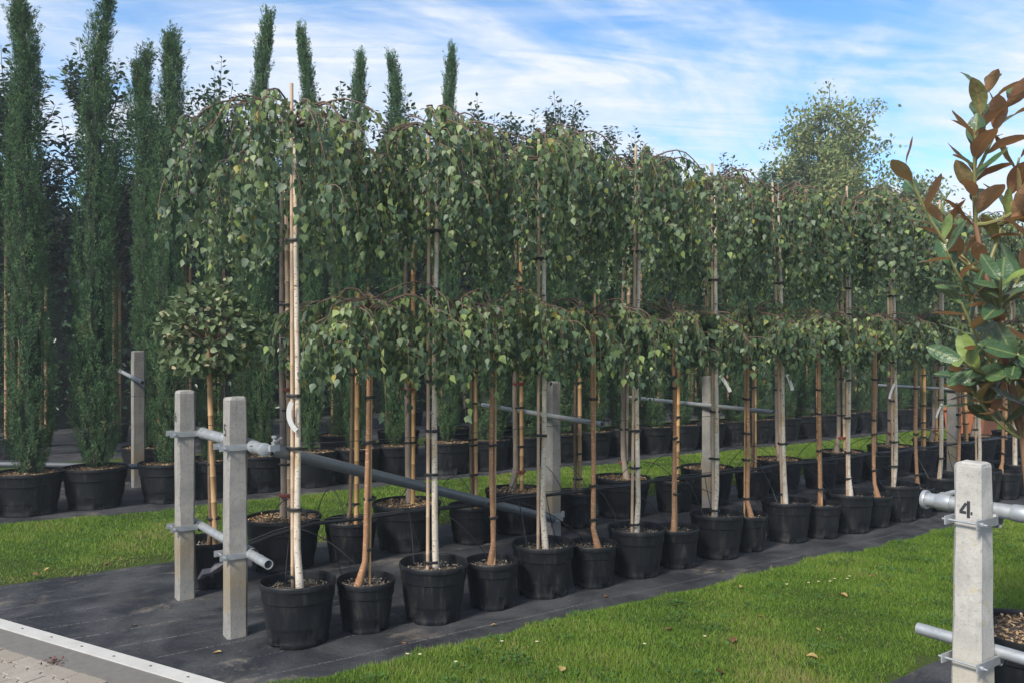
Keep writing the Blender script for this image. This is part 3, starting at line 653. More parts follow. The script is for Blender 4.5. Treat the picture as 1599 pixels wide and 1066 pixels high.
f = link('foliage', leaves('foliage', P[rest], D[rest], N[rest], L[rest], W[rest], tint[rest], 'elaeagnus_leaf', OVAL_T, OVAL_F), root); f['kind'] = 'stuff'
mb = MB()
for k in range(26):
    d = unit(rg.normal(0, 1, 3)); d[2] = abs(d[2]) * .8 - .2; mb.tube([(0, 0, 1.64), (d[0] * .13, d[1] * .13, 1.68 + d[2] * .12), (d[0] * .29, d[1] * .29, 1.74 + d[2] * .26)], [.006, .004, .0015], 4, False)
mb.build('twigs', 'twig', root)

# ------------------------------------------------------------------ cypresses
def cypress_assets(seed, h=5.0, r_base=.195, n=1600, fork=False, slim=1.0, per=52):
    """plumes: short up-swept sprigs, each feathered with small scale-leaf sprays"""
    rg = np.random.default_rng(seed); z = .40 + (h - .40) * rg.random(n) ** 1.05; th = rg.random(n) * 6.283
    def prof(zz):
        t = (zz - .36) / (h - .36); base = np.interp(t, [0, .04, .15, .45, .75, .9, .97, 1], [.55, .85, 1.0, .86, .66, .44, .22, .03])
        return base * r_base * slim
    lump = 1 + .12 * np.sin(th * 3 + z * 4.1 + seed) + .10 * np.sin(th * 2 - z * 9.3 + seed * 2) + .08 * np.sin(th * 5 + z * 17)
    rr = prof(z) * lump * (.50 + .42 * rg.random(n) ** .45)
    la = seed * 2.4
    def axis(zz):
        top = np.clip((zz - h * .82) / (h * .18), 0, 1)
        return .05 * np.sin(zz * 1.3 + seed) * (zz / h) + np.cos(la) * .12 * top ** 2, .05 * np.cos(zz * 1.1 + seed) * (zz / h) + np.sin(la) * .12 * top ** 2
    bx, by = axis(z)
    C = np.stack([rr * np.cos(th) + bx, rr * np.sin(th) + by, z], 1)
    if fork:
        m = (rg.random(n) < .38) & (z > h * .55); t2 = (z[m] - h * .55) / (h * .45); hh = h * .55 + t2 * (h * .36)
        C[m] = np.stack([rr[m] * .75 * np.cos(th[m]) + .05 + .36 * t2 ** .9, rr[m] * .75 * np.sin(th[m]) - .24 * t2 ** .9, hh], 1)
    loose = np.clip((z - h * .75) / (h * .25), 0, 1)
    A = unit(np.stack([np.cos(th) * .38, np.sin(th) * .38, 1.25 + rg.random(n) * .8], 1) + rg.normal(0, .22, (n, 3)))
    PL = rg.uniform(.09, .20, n) * (1 + .35 * loose)
    q = rg.random((n, per)); off = unit(rg.normal(0, 1, (n, per, 3)))
    P = (C[:, None] + A[:, None] * (q * PL[:, None])[..., None] + off * ((.032 * (1 - q * .75)) * rg.random((n, per)) ** .5)[..., None]).reshape(-1, 3)
    D = (A[:, None] * 1.0 + off * .75 + rg.normal(0, .2, (n, per, 3))).reshape(-1, 3); N = rg.normal(0, .6, (n * per, 3)) + np.repeat(np.stack([np.cos(th), np.sin(th), np.full(n, .3)], 1), per, 0)
    k = n * per; L = rg.uniform(.012, .032, k) * np.repeat(1 + .3 * loose, per); W = L * rg.uniform(.18, .34, k)
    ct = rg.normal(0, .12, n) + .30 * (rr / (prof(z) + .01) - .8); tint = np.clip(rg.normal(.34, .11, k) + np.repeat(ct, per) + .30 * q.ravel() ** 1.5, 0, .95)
    br = np.repeat((rg.random(n) < .02 + .10 * (z < 1.3)), per); tint[br & (rg.random(k) < .7)] = 1
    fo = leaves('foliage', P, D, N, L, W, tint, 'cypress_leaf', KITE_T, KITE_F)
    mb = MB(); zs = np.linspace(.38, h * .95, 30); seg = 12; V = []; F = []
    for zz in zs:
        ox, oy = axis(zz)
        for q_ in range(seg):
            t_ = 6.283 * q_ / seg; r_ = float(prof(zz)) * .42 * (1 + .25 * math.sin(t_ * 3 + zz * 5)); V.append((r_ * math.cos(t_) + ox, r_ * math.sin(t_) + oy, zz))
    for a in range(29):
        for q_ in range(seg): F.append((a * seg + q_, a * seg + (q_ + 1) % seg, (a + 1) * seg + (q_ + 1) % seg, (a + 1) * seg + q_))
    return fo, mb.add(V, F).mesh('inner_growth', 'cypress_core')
CYP = [cypress_assets(1), cypress_assets(2, fork=True), cypress_assets(3), cypress_assets(4, slim=.8), cypress_assets(5, slim=.9, n=1400)]
ctrunk = MB().tube([(0, 0, .36), (0, 0, .9)], [.03, .025], 8).mesh('trunk', 'brown_bark', True)
def cypress(u, v, h, var, wid, idx, label, group, rz=None):
    root = thing('cypress', label, 'potted tree', (u, v, 0), 0, group); add_pot(root, 'cyp', idx); fo, co = CYP[var]; rz = idx * 1.9 if rz is None else rz
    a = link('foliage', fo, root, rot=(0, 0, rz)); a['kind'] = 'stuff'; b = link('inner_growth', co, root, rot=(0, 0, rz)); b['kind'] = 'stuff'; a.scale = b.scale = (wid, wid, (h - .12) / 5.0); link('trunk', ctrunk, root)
L1 = [(.03, 4.9, 0, 1.), (.68, 5.08, 2, 1.05), (1.27, 5.25, 1, 1.08), (1.97, 5.02, 0, 1.0), (2.42, 4.25, 3, .85), (2.98, 5.45, 3, .8), (3.57, 5.36, 3, .8), (4.13, 5.2, 4, .8), (4.66, 5.3, 4, .85), (5.4, 5.5, 2, .7)]
u = 6.0; k = 0
while u < 21.5:
    L1.append((u, 4.2 + .4 * abs(math.sin(k * 2.3)), (k * 3) % 5 if (k * 3) % 5 != 1 else 2, 1.15)); u += .62; k += 1
for i, (u, h, va, w) in enumerate(L1):
    cypress(u, 9.35 + rnd.uniform(-.05, .05), h, va, w, i, (f'slender column cypress, {ORD[i]} of the line facing the birches from the paved end' if i != 2 else 'column cypress with its top forked in two, in wide black pot facing the birches'),
            'column cypresses facing the birches', 0.6 if i == 2 else None)
for i, u in enumerate([2.07, 3.3, 4.6, 5.5, 6.4, 7.3, 8.2, 9.1]):
    cypress(u, 10.95, [5.1, 4.5, 4.3, 4.4, 4.2, 4.3][i % 6], (i * 2) % 5 if (i * 2) % 5 != 1 else 0, .95, i + 40, f'column cypress in the rear line behind the concrete post, {ORD[i]} of that line', 'column cypresses of the rear line')

# ------------------------------------------------------------------ leafy trees behind
def leafy_assets(seed, mat, z0, h, r, n_shoot, n_leaf, Lm, dens_top=1.0):
    rg = np.random.default_rng(seed); P = []; D = []; N = []; mb = MB()
    for k in range(n_shoot):
        th = rg.random() * 6.283; st_ = rg.uniform(z0, h * .82); rr = r * rg.uniform(.3, 1.0) * (1 - .35 * (st_ - z0) / (h - z0)); top = min(st_ + rg.uniform(.5, 1.3), h * rg.uniform(.9, 1.02))
        a = np.array([.04 * math.cos(th), .04 * math.sin(th), st_]); m = np.array([rr * .75 * math.cos(th), rr * .75 * math.sin(th), st_ + (top - st_) * .4]); b = np.array([rr * math.cos(th + .2), rr * math.sin(th + .2), top])
        q = np.linspace(0, 1, 9)[:, None]; p = (1 - q) ** 2 * a + 2 * q * (1 - q) * m + q ** 2 * b; mb.tube(p, np.linspace(.012, .003, 9), 4, False)
        nl = n_leaf
        for j in range(nl):
            tt = .2 + .8 * (j + rg.random()) / nl; x = (1 - tt) ** 2 * a + 2 * tt * (1 - tt) * m + tt ** 2 * b; az = j * 2.4 + rg.normal(0, .3); o = np.array([math.cos(az), math.sin(az), rg.uniform(-.2, .7)])
            P.append(x + o * rg.uniform(.005, .05)); D.append(o + rg.normal(0, .25, 3)); N.append(np.array([-o[0] * .5, -o[1] * .5, 1]) + rg.normal(0, .4, 3))
    P, D, N = map(np.array, (P, D, N)); n = len(P); L = rg.uniform(.7, 1.2, n) * Lm; tint = np.clip(rg.normal(.4, .22, n) + .25 * (P[:, 2] > h * .85), 0, 1)
    return leaves('foliage', P, D, N, L, L * rg.uniform(.85, 1.15, n), tint, mat, OVAL_T, OVAL_F), mb.mesh('limbs', 'brown_bark')
LEAFY = [leafy_assets(s, 'laurel_leaf', 2.9, 6.0, .72, 78, 34, .105) for s in (301, 302, 303)]
PHOT = [leafy_assets(s, 'photinia_leaf', 2.0, 6.0, .7, 75, 32, .11) for s in (311, 312)]
st_tr = MB().tube(trunk_pts(.3, 4.6, 3, .02), list(np.linspace(.035, .015, 12)), 8).mesh('trunk', 'brown_bark', True); st_sk = stake_mesh(.0, 3.4, .022, 5).mesh('stake', 'bamboo', True)
def standard(u, v, h, var, i, label, group, assets=LEAFY, name='leafy_standard'):
    root = thing(name, label, 'potted tree', (u, v, 0), i * 1.3, group); add_pot(root, 'dark', i); fo, li = assets[var % len(assets)]
    f = link('foliage', fo, root); f['kind'] = 'stuff'; link('limbs', li, root); link('trunk', st_tr, root)
    for q in (-1, 1): link('stake', st_sk, root, (.07 * q, .05 * q, 0))
    for o in root.children:
        if o.name.split('.')[0] in ('foliage', 'limbs', 'trunk', 'stake'): o.scale.z = h / 6.0
    for z_ in (1.0, 1.9, 2.7): tie(root, z_, (0, 0), .12, .045, .62)
us = np.arange(-1.2, 24, 1.02)
for i, u in enumerate(us):
    h = 6.25 + .30 * math.sin(i * 2.7) + .2 * math.sin(i * 1.1) + .75 * math.exp(-((u - 10.8) / 2.2) ** 2)
    ph = u > 14 and i % 2 == 0
    standard(u + rnd.uniform(-.15, .15), 14.0 + rnd.uniform(-.2, .2), h, i, i, f'{"red-tipped" if ph else "dark"} leafy standard tree on twin canes behind the cypresses, {ORD[i]} along its line', 'leafy standards on canes behind the cypresses', PHOT if ph else LEAFY)
for i, u in enumerate(np.arange(-1.0, 10, 1.15)):
    standard(u, 15.6, 5.4 + .4 * math.sin(i * 1.9), i + 1, i + 60, f'dark leafy standard tree in the hindmost cane line, {ORD[i]} along it', 'leafy standards of the hindmost line')
# hedge that closes the view
def hedge(name, label, u0, u1, v, hgt, dep, n, seed, mat='laurel_leaf'):
    rg = np.random.default_rng(seed); u = rg.uniform(u0, u1, n); zz = hgt * rg.random(n) ** .8; top = hgt + .35 * np.sin(u * .9 + seed) + .25 * np.sin(u * 2.3) + .18 * np.sin(u * 5.1)
    zz = np.minimum(zz * top / hgt, top); y = v - dep / 2 - .2 * rg.random(n) + .15 * np.sin(u * 3.1 + zz * 2.2); m = rg.random(n) < .25; zz[m] = top[m] + rg.random(m.sum()) * .2; y[m] = v + (rg.random(m.sum()) - .5) * dep
    P = np.stack([u, y, zz], 1); D = rg.normal(0, .7, (n, 3)) + np.array([0, -.5, .1]); N = np.array([0, -.5, .7]) + rg.normal(0, .5, (n, 3)); L = rg.uniform(.10, .22, n)
    root = thing(name, label, 'hedge', ((u0 + u1) / 2, v, 0)); f = link('foliage', leaves('foliage', P - np.array([(u0 + u1) / 2, v, 0]), D, N, L, L, np.clip(rg.normal(.4, .25, n), 0, 1), mat, OVAL_T, OVAL_F), root); f['kind'] = 'stuff'
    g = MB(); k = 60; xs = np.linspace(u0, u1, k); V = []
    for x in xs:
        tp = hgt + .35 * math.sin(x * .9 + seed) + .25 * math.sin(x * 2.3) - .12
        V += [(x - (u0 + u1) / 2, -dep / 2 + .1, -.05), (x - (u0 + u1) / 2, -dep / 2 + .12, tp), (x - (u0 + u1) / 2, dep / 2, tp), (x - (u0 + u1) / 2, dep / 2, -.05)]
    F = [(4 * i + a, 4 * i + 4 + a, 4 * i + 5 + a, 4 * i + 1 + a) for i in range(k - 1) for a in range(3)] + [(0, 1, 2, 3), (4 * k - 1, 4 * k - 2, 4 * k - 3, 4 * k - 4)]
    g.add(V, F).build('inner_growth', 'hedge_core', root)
hedge('hedge', 'dark evergreen hedge closing the nursery behind the cane trees', -8, 46, 19.5, 5.0, 1.2, 36000, 21)

# big broad-leaved tree and others beyond the hedge
def broad_tree(name, label, u, v, h, cw, seed, mat, n_leaf, Lm, z_lo, rise=1.0, clear=.25):
    rg = np.random.default_rng(seed); root = thing(name, label, 'tree', (u, v, 0)); mb = MB(); tips = []
    def grow(p, d, ln, r, lvl):
        n = 5; pts = [p]; dd = d.copy()
        for i in range(n):
            dd = unit(dd + rg.normal(0, .10, 3) + np.array([0, 0, .05])); pts.append(pts[-1] + dd * ln / n)
        mb.tube(pts, np.linspace(r, r * .6, n + 1), 6 if lvl < 2 else 4, False)
        if lvl >= 2: tips.append((pts[-1], dd))
        if lvl >= 3: tips.append((pts[3], dd))
        if lvl < 4:
            for k in range(3 if lvl < 3 else 2):
                az = rg.random() * 6.283; sp_ = rg.uniform(.45, .85); s = np.cross(dd, [math.cos(az), math.sin(az), .1]); nd = unit(dd * math.cos(sp_) + unit(s) * math.sin(sp_)); grow(pts[rg.integers(2, n + 1)], nd, ln * rg.uniform(.62, .85), r * .55, lvl + 1)
            grow(pts[-1], unit(dd + rg.normal(0, .15, 3)), ln * .8, r * .6, lvl + 1)
    tp = np.array([0, 0, -.1]); mb0 = MB().tube([(0, 0, -.1), (.03, .02, z_lo * .5), (0, 0, z_lo)], [h * .022, h * .017, h * .015], 10); mb0.build('trunk', 'brown_bark', root, smooth=True)
    for k in range(6):
        az = k * 1.047 + rg.normal(0, .2); grow(np.array([0, 0, z_lo * rg.uniform(.7, 1.)]), unit(np.array([math.cos(az) * .75, math.sin(az) * .75, rg.uniform(.5, 1.2)])), (h - z_lo) * .30, h * .009, 0)
    grow(np.array([0, 0, z_lo]), np.array([0, 0, 1.]), (h - z_lo) * .36, h * .012, 0)
    C = np.array([t_[0] for t_ in tips]); hi = C[:, 2].max(); sc = np.array([cw / 2 / np.percentile(np.hypot(C[:, 0], C[:, 1]), 93)] * 2 + [(h - z_lo) / (hi - z_lo)])
    def warp(p): p = np.asarray(p, float).copy(); p[..., :2] *= sc[:2]; p[..., 2] = z_lo + (p[..., 2] - z_lo) * np.where(p[..., 2] > z_lo, sc[2], 1); return p
    mb.v = [tuple(x) for x in warp(np.array(mb.v))]; mb.build('limbs', 'brown_bark', root)
    C = warp(C); ci = rg.integers(0, len(C), n_leaf); P = C[ci] + rg.normal(0, Lm * 1.15, (n_leaf, 3)) * np.array([1, 1, .55]); D = rg.normal(0, .7, (n_leaf, 3)) + np.array([0, 0, -.5]); N = np.array([0, 0, 1]) + rg.normal(0, .5, (n_leaf, 3)); L = rg.uniform(.6, 1.2, n_leaf) * Lm
    ct = rg.normal(0, .12, len(C)); tint = np.clip(rg.normal(.42, .15, n_leaf) + ct[ci] + .35 * (P[:, 2] < z_lo + (h - z_lo) * .35) * rg.random(n_leaf), 0, 1)
    f = link('foliage', leaves('foliage', P, D, N, L, L * 1.1, tint, mat, OVAL_T, OVAL_F), root); f['kind'] = 'stuff'
broad_tree('chestnut_tree', 'big open-crowned broadleaf tree rising alone behind the right half of the birches'.replace('the right half of ', ''), 23.2, 15.6, 9.9, 5.2, 41, 'chestnut_leaf', 60000, .13, 4.0)
broad_tree('broadleaf_tree', 'dense rounded dark green tree rising behind the birch canopy', 12.2, 16.2, 6.4, 1.9, 43, 'laurel_leaf', 9000, .10, 2.6)
broad_tree('broadleaf_tree', 'yellowish green bushy tree below the big open-crowned tree', 20.6, 15.0, 6.6, 3.2, 44, 'chestnut_leaf', 9000, .12, 2.4)
broad_tree('broadleaf_tree', 'mid green bushy tree beside the big open-crowned tree', 25.3, 15.8, 7.2, 3.2, 45, 'laurel_leaf', 9000, .12, 2.4)

# ------------------------------------------------------------------ concrete posts, pipes, clamps
def digit_polys(ch):
    b = .0085; w, h = .040, .066
    def bar(x0, y0, x1, y1, t=b):
        d = Vector((x1 - x0, y1 - y0)).normalized(); n = Vector((-d.y, d.x)) * t / 2; return [(x0 - n.x, y0 - n.y), (x1 - n.x, y1 - n.y), (x1 + n.x, y1 + n.y), (x0 + n.x, y0 + n.y)]
    hw, hh = w / 2, h / 2
    def arc(cx, cy, rx, ry, a0, a1, n=10):
        o = [(cx + rx * math.cos(R(a0 + (a1 - a0) * i / n)), cy + ry * math.sin(R(a0 + (a1 - a0) * i / n))) for i in range(n + 1)]; i_ = [(cx + (rx - b) * math.cos(R(a0 + (a1 - a0) * i / n)), cy + (ry - b) * math.sin(R(a0 + (a1 - a0) * i / n))) for i in range(n + 1)]
        return [[o[i], o[i + 1], i_[i + 1], i_[i]] for i in range(n)]
    if ch == '4': return [bar(.009, -hh, .009, hh, .0125), bar(-.0225, -.012, .000, .024, .0105), bar(-.026, -.0135, .0005, -.0135, .0105), bar(.0175, -.0135, .025, -.0135, .0105)]
    if ch == '5': return [bar(-hw, hh - b / 2, hw - .004, hh - b / 2), bar(-hw + b / 2, hh - b - .002, -hw + b / 2, .004)] + arc(-.002, -hh + .021, .0215, .0215, -150, 130, 16)
    return arc(0, -hh + .0195, .0195, .0195, 0, 358, 20) + arc(.012, -hh + .0195, .0315, .0475, 105, 178, 8)
def post(u, v, h, w, label, group=None, num=None, wb=None, mat='concrete', tilt=(0, 0), bury=.12, numz=None, numside=0):
    root = thing('concrete_post', label, 'post', (u, v, 0), 0, group); wb = wb or w; c = .012; V = []; F = []; n = 9; zs = [-bury] + list(np.linspace(0, h - .018, n)) + [h - .006, h]
    rg = random.Random(int(u * 100))
    for i, z in enumerate(zs):
        t = max(0, z) / h; q = (wb + (w - wb) * t) / 2; q2 = q - (.012 if z >= h - .001 else .004 if z > h - .01 else 0); cc = c + rg.uniform(-.003, .004)
        for x, y in ((-q2 + cc, -q2), (q2 - cc, -q2), (q2, -q2 + cc), (q2, q2 - cc), (q2 - cc, q2), (-q2 + cc, q2), (-q2, q2 - cc), (-q2, -q2 + cc)):
            j = .0022; V.append((x + rg.uniform(-j, j), y + rg.uniform(-j, j), z + (rg.uniform(-.003, .003) if i == len(zs) - 1 else 0)))
    for i in range(len(zs) - 1):
        for k in range(8): F.append((i * 8 + k, i * 8 + (k + 1) % 8, (i + 1) * 8 + (k + 1) % 8, (i + 1) * 8 + k))
    F.append(tuple((len(zs) - 1) * 8 + k for k in range(8))); s = MB().add(V, F).build('shaft', mat, root); root.rotation_euler = (tilt[0], tilt[1], 0)
    if num:
        mb = MB(); z0 = numz; half = (wb + (w - wb) * z0 / h) / 2; k = 0; zoff = .0022
        for p in digit_polys(num):
            zoff += .00003; V = []
            for x, y in p: V.append((-half - zoff, -x, z0 + y))
            mb.add(V, [(3, 2, 1, 0)])
        mb.build('number', 'paint_black', s)
    return root
def clamp(root_name, label, u, v, z, w, r, pipe_u, group):
    """two flat plates on the post's side faces, a rod with nuts across the front face, a hoop round the pipe"""
    t = thing('pipe_clamp', label, 'clamp', (u, v, z), 0, group); hw = w / 2
    for sy in (-1, 1):
        MB().box(((pipe_u - r - (hw + .035)) / 2 + .0, sy * (hw + .0055), 0), (pipe_u - r * .2 + hw + .035, .006, .034)).build('plate', 'galvanised', t)
        MB().tube([(-hw - .020, sy * (hw + .009), 0), (-hw - .020, sy * (hw + .020), 0)], .0095, 6).build('nut', 'galvanised', t)
    MB().tube([(-hw - .020, -hw - .034, 0), (-hw - .020, hw + .030, 0)], .0045, 8).build('rod', 'galvanised', t)
    n = 16; pts = [(pipe_u + (r + .004) * math.sin(math.pi * k / n), 0, 0) for k in range(n + 1)]
    V = []; F = []
    for k in range(25):
        a = 6.2832 * k / 24; 
        for yy in (-hw - .004, hw + .004): V.append((pipe_u + (r + .0035) * math.cos(a), yy, (r + .0035) * math.sin(a)))
    for k in range(24): F.append((2 * k, 2 * k + 2, 2 * k + 3, 2 * k + 1))
    MB().add(V, F).build('hoop', 'galvanised', t, smooth=True)
def pipe(label, p0, p1, r, mat='galvanised', name='steel_pipe', group=None, collars=()):
    root = thing(name, label, 'pipe', p0, 0, group); a, b = Vector((0, 0, 0)), Vector(p1) - Vector(p0); d = b.normalized(); wall = r * .16; seg = 20
    mb = MB(); prof = [(0, r), (b.length, r), (b.length, r - wall), (0, r - wall), (0, r)]; x = d.orthogonal().normalized(); y = d.cross(x); V = []; F = []
    for tt, rr in prof:
        for k in range(seg):
            an = 6.2832 * k / seg; V.append(d * tt + (x * math.cos(an) + y * math.sin(an)) * rr)
    for i in range(4):
        for k in range(seg): F.append((i * seg + k, i * seg + (k + 1) % seg, (i + 1) * seg + (k + 1) % seg, (i + 1) * seg + k))
    mb.add(V, F).build('tube', mat, root, smooth=True)
    for c0, c1, cr in collars:
        MB().tube([d * c0, d * (c0 + .003), d * (c1 - .003), d * c1], [cr * .97, cr, cr, cr * .97], 20).build('collar', 'galvanised', root, smooth=True)
    return root
PW = .108
post(1.28, 5.59, 1.335, PW, 'grey concrete end post stencilled 6, clean to its foot, beside the silvery ball tree', 'numbered posts at the bed ends', '6', numz=1.17)
post(1.345, 4.70, 1.335, PW, 'grey concrete end post stencilled 5, where the diagonal brace pipe starts', 'numbered posts at the bed ends', '5', numz=1.15, wb=.112)
post(3.39, 1.68, 1.150, .106, 'whitish lichen-spotted concrete post stencilled 4 on the lawn side', 'numbered posts at the bed ends', '4', numz=.965, wb=.122, mat='concrete_white', tilt=(-.004, .014))
post(4.33, 5.68, 1.325, PW, 'plain grey concrete post amid the birches, carrying the first crossbar after post 5', 'plain concrete posts amid the birches')
post(6.29, 5.68, 1.335, PW, 'plain grey concrete post amid the birches, carrying the second crossbar after post 5', 'plain concrete posts amid the birches')
post(10.96, 5.68, 1.35, PW * 1.1, 'plain grey concrete post amid the birches, carrying the third crossbar after post 5', 'plain concrete posts amid the birches')
post(1.86, 10.4, 1.58, PW * 1.2, 'plain grey concrete post standing between the cypresses', None)
pr = .033; pu = PW / 2 + pr + .002
zc = 1.055
pipe('thick galvanised crosspipe joining posts 6 and 5 below their tops', (1.28 + pu, 5.72, zc + .005), (1.345 + pu, 4.46, zc), pr, group=None, collars=((.18, .21, pr * 1.12), (1.10, 1.13, pr * 1.12)))
clamp('a', 'steel clamp holding the thick crosspipe to the post beside the silvery ball tree', 1.28, 5.59, zc + .004, PW, pr, pu, 'pipe clamps on numbered posts'); clamp('b', 'steel clamp holding the thick crosspipe to the post with the diagonal brace', 1.345, 4.70, zc + .001, PW, pr, pu, 'pipe clamps on numbered posts')
lr = .026; lu = PW / 2 + lr + .002
pipe('short thin open-ended pipe across posts 6 and 5 near the ground', (1.28 + lu, 5.74, .462), (1.345 + lu, 4.37, .452), lr, collars=((1.235, 1.25, lr * 1.08),))
clamp('c', 'steel clamp holding the low pipe to the post beside the silvery ball tree', 1.28, 5.59, .459, PW, lr, lu, 'pipe clamps on numbered posts'); clamp('d', 'steel clamp holding the low pipe to the post with the diagonal brace', 1.345, 4.70, .4545, PW, lr, lu, 'pipe clamps on numbered posts')
# coupler + brace
cp = thing('pipe_coupler', 'cast pipe coupler with bolt where brace meets crosspipe beside post 5', 'coupler', (1.345 + pu, 4.46, zc))
MB().tube([(0, .02, 0), (0, .018, 0), (0, -.012, 0), (0, -.014, 0)], [.034, .037, .037, .034], 18).build('ring', 'galvanised', cp, smooth=True)
MB().box((.045, -.01, .008), (.06, .035, .034), .25).build('jaw', 'galvanised', cp); MB().tube([(.03, -.04, .038), (.10, .02, .055)], .008, 8).build('lever', 'galvanised', cp, smooth=True); MB().tube([(.05, -.01, -.02), (.05, -.01, .075)], .007, 8).build('bolt', 'galvanised', cp); MB().tube([(.05, -.01, .062), (.05, -.01, .074)], .014, 6).build('nut', 'galvanised', cp)
brace = pipe('long dark grey diagonal brace pipe sloping from post 5 down among the pots', (1.345 + pu + .05, 4.47, zc - .005), (4.33 - .075, 5.58, .165), .034, 'dark_steel', 'brace_pipe')
for c_, d_, n_ in (((4.31, 5.68 - PW / 2 - .006, .16), (.17, .008, .07), 'foot_plate'), ((4.385, 5.68 - PW / 2 - .02, .185), (.02, .022, .05), 'lug')):
    MB().box(tuple(np.array(c_) - np.array(brace.location)), d_).build(n_, 'galvanised', brace)
# thin crossbars on plain posts
for nm, (u, v, z, a, b_, du) in zip(('first', 'second', 'third'), ((4.33, 5.68, 1.04, 1.18, -.86, .12), (6.29, 5.68, 1.05, 1.22, -.92, .12), (10.96, 5.68, 1.08, 1.1, -1.0, .0))):
    x = u - PW / 2 - .03
    pipe(f'thin grey crossbar on the plain post, {nm} crossbar after post 5', (x + du, v + a, z + .012), (x - du * .8, v + b_, z - .012), .021, 'galvanised', 'crossbar', 'thin crossbars on plain posts')
pipe('thin grey crossbar on the post between the cypresses', (1.86 - .095, 11.2, 1.35), (1.86 - .095, 9.6, 1.24), .022, 'galvanised', 'crossbar')
pipe('grey pipe lying low among the nearest cypress pots'.replace('nearest ', 'first '), (.15, 10.4, .40), (2.0, 9.9, .28), .03, 'dark_steel', 'steel_pipe')
# post 4 pipes
r4 = .030; x4 = 3.39 + .115 / 2 + r4 + .004
pipe('thick galvanised crosspipe clamped to whitish post 4 below its top', (x4, 1.93, .955), (x4 + .02, .3, .955), r4, collars=((0, .018, r4 * 1.35), (.06, .12, r4 * 1.15), (.36, .42, r4 * 1.14)))
lv4 = thing('pipe_latch', 'small steel latch lever on the crosspipe beside post 4', 'latch', (x4, 1.86, .955)); MB().tube([(0, .0, .025), (0, -.05, .045), (0, -.14, .075)], [.008, .010, .007], 8).build('lever', 'galvanised', lv4); MB().box((0, -.02, .034), (.02, .03, .014)).build('pivot', 'galvanised', lv4)
clamp('e', 'steel clamp holding the thick crosspipe to the whitish post by the magnolia', 3.39 + .010, 1.68, .918, .112, r4, .115 / 2 + r4 - .006, 'pipe clamps on numbered posts')
pipe('thin low open pipe clamped across whitish post 4', (x4 - .01, 1.95, .395), (x4 + .01, .3, .385), .025); clamp('f', 'steel clamp holding the low pipe to the whitish post by the magnolia', 3.39 + .003, 1.68, .365, .126, .025, .115 / 2 + .03, 'pipe clamps on numbered posts')
# wires
def wire(label, pts, r=.0024):
    root = MB().tube(pts, r, 5).build('wire', 'wire'); tag(root, label, 'wire', 'tension wires along the beds'); return root
def sag(p0, p1, s=.02, n=9): return [tuple(Vector(p0).lerp(Vector(p1), i / (n - 1)) - Vector((0, 0, s * 4 * (i / (n - 1)) * (1 - i / (n - 1))))) for i in range(n)]
wire('thin tension wire strung along the lawn-edge birches from the crosspipe', sag((1.38, 4.55, 1.07), (4.2, 4.9, 1.045)) + sag((4.22, 4.9, 1.045), (6.15, 4.85, 1.05))[1:] + sag((6.2, 4.85, 1.05), (10.9, 4.75, 1.07))[1:] + [(16, 4.8, 1.06)])
wire('thin tension wire strung along the mulched-pot birches from the crosspipe', sag((1.33, 5.62, 1.10), (4.4, 6.8, 1.06)) + sag((4.4, 6.8, 1.06), (6.4, 6.85, 1.07))[1:] + [(10.9, 6.75, 1.09), (18, 6.8, 1.08)])
wire('thin tension wire strung in front of the cypresses', sag((-2, 9.6, 1.10), (1.83, 9.6, 1.1)) + [(20, 9.65, 1.1)])
# drip line with feeder tubes
dr = thing('drip_line', 'black irrigation pipe with thin feeder tubes hung along the birch bed', 'irrigation pipe', (0, 0, 0)); q = np.linspace(0, 1, 46); pts = [(1.42, 5.0, .40), (1.7, 5.12, .435)] + [(2.0 + 14 * k, 5.2 + .02 * math.sin(k * 60), .46 - .012 * math.sin(k * 55) ** 2) for k in q]
MB().tube(pts, .013, 8).build('main_pipe', 'drip', dr, smooth=True)
MB().tube([(p[0], p[1] + .004, p[2] + .020 + .006 * math.sin(i)) for i, p in enumerate(pts)], .0035, 5).build('support_wire', 'wire', dr)
def feeder(a, b, hgt, r=.0034):
    a, b = Vector(a), Vector(b); m = (a + b) / 2; pts = []
    for i in range(11):
        t = i / 10; p = a.lerp(b, t); p.z += hgt * 4 * t * (1 - t); pts.append(p)
    MB().tube(pts, r, 5).build('feeder_tube', 'drip', dr)
for i, u in enumerate(TALL_F): feeder((u + .25, 5.2, .46), (u - .06, 4.37 + .1, .30), .10 + .06 * (i % 3))
for i, u in enumerate(LOW_F): feeder((u - .2, 5.2, .46), (u + .05, 4.36 + .08, .25), .08 + .07 * (i % 2))
for i, u in enumerate([2.07, 3.09, 4.17, 5.41, 6.61, 7.76, 8.97, 10.03]):
    feeder((u - .1, 5.2, .46), (u - .12, 5.93, .36), .16 + .05 * (i % 3)); feeder((u + .15, 5.2, .46), (u + .22, 5.9, .37), .2)
for i in range(14): feeder((2.1 + i * .6, 5.2, .455), (2.22 + i * .6, 5.18, .02 + .1 * (i % 3)), -.05)
# ties from front trunks to the wire are part of the trees; torn plastic wrap at post 5
tw = MB(); rg = random.Random(4); pts = [(1.30 - .03 * i, 4.775 + .012 * i + rg.uniform(-.02, .02), .40 - .022 * i + rg.uniform(-.01, .01)) for i in range(5)]; tw.tube(pts, [.012, .026, .020, .024, .008], 7); tw.tube([(1.27, 4.80, .37), (1.24, 4.81, .33), (1.25, 4.82, .31)], [.004, .014, .004], 5)
tag(tw.build('plastic_wrap', 'dark_film'), 'crumpled dark plastic wrap knotted at post 5 beside the low pipe', 'plastic')

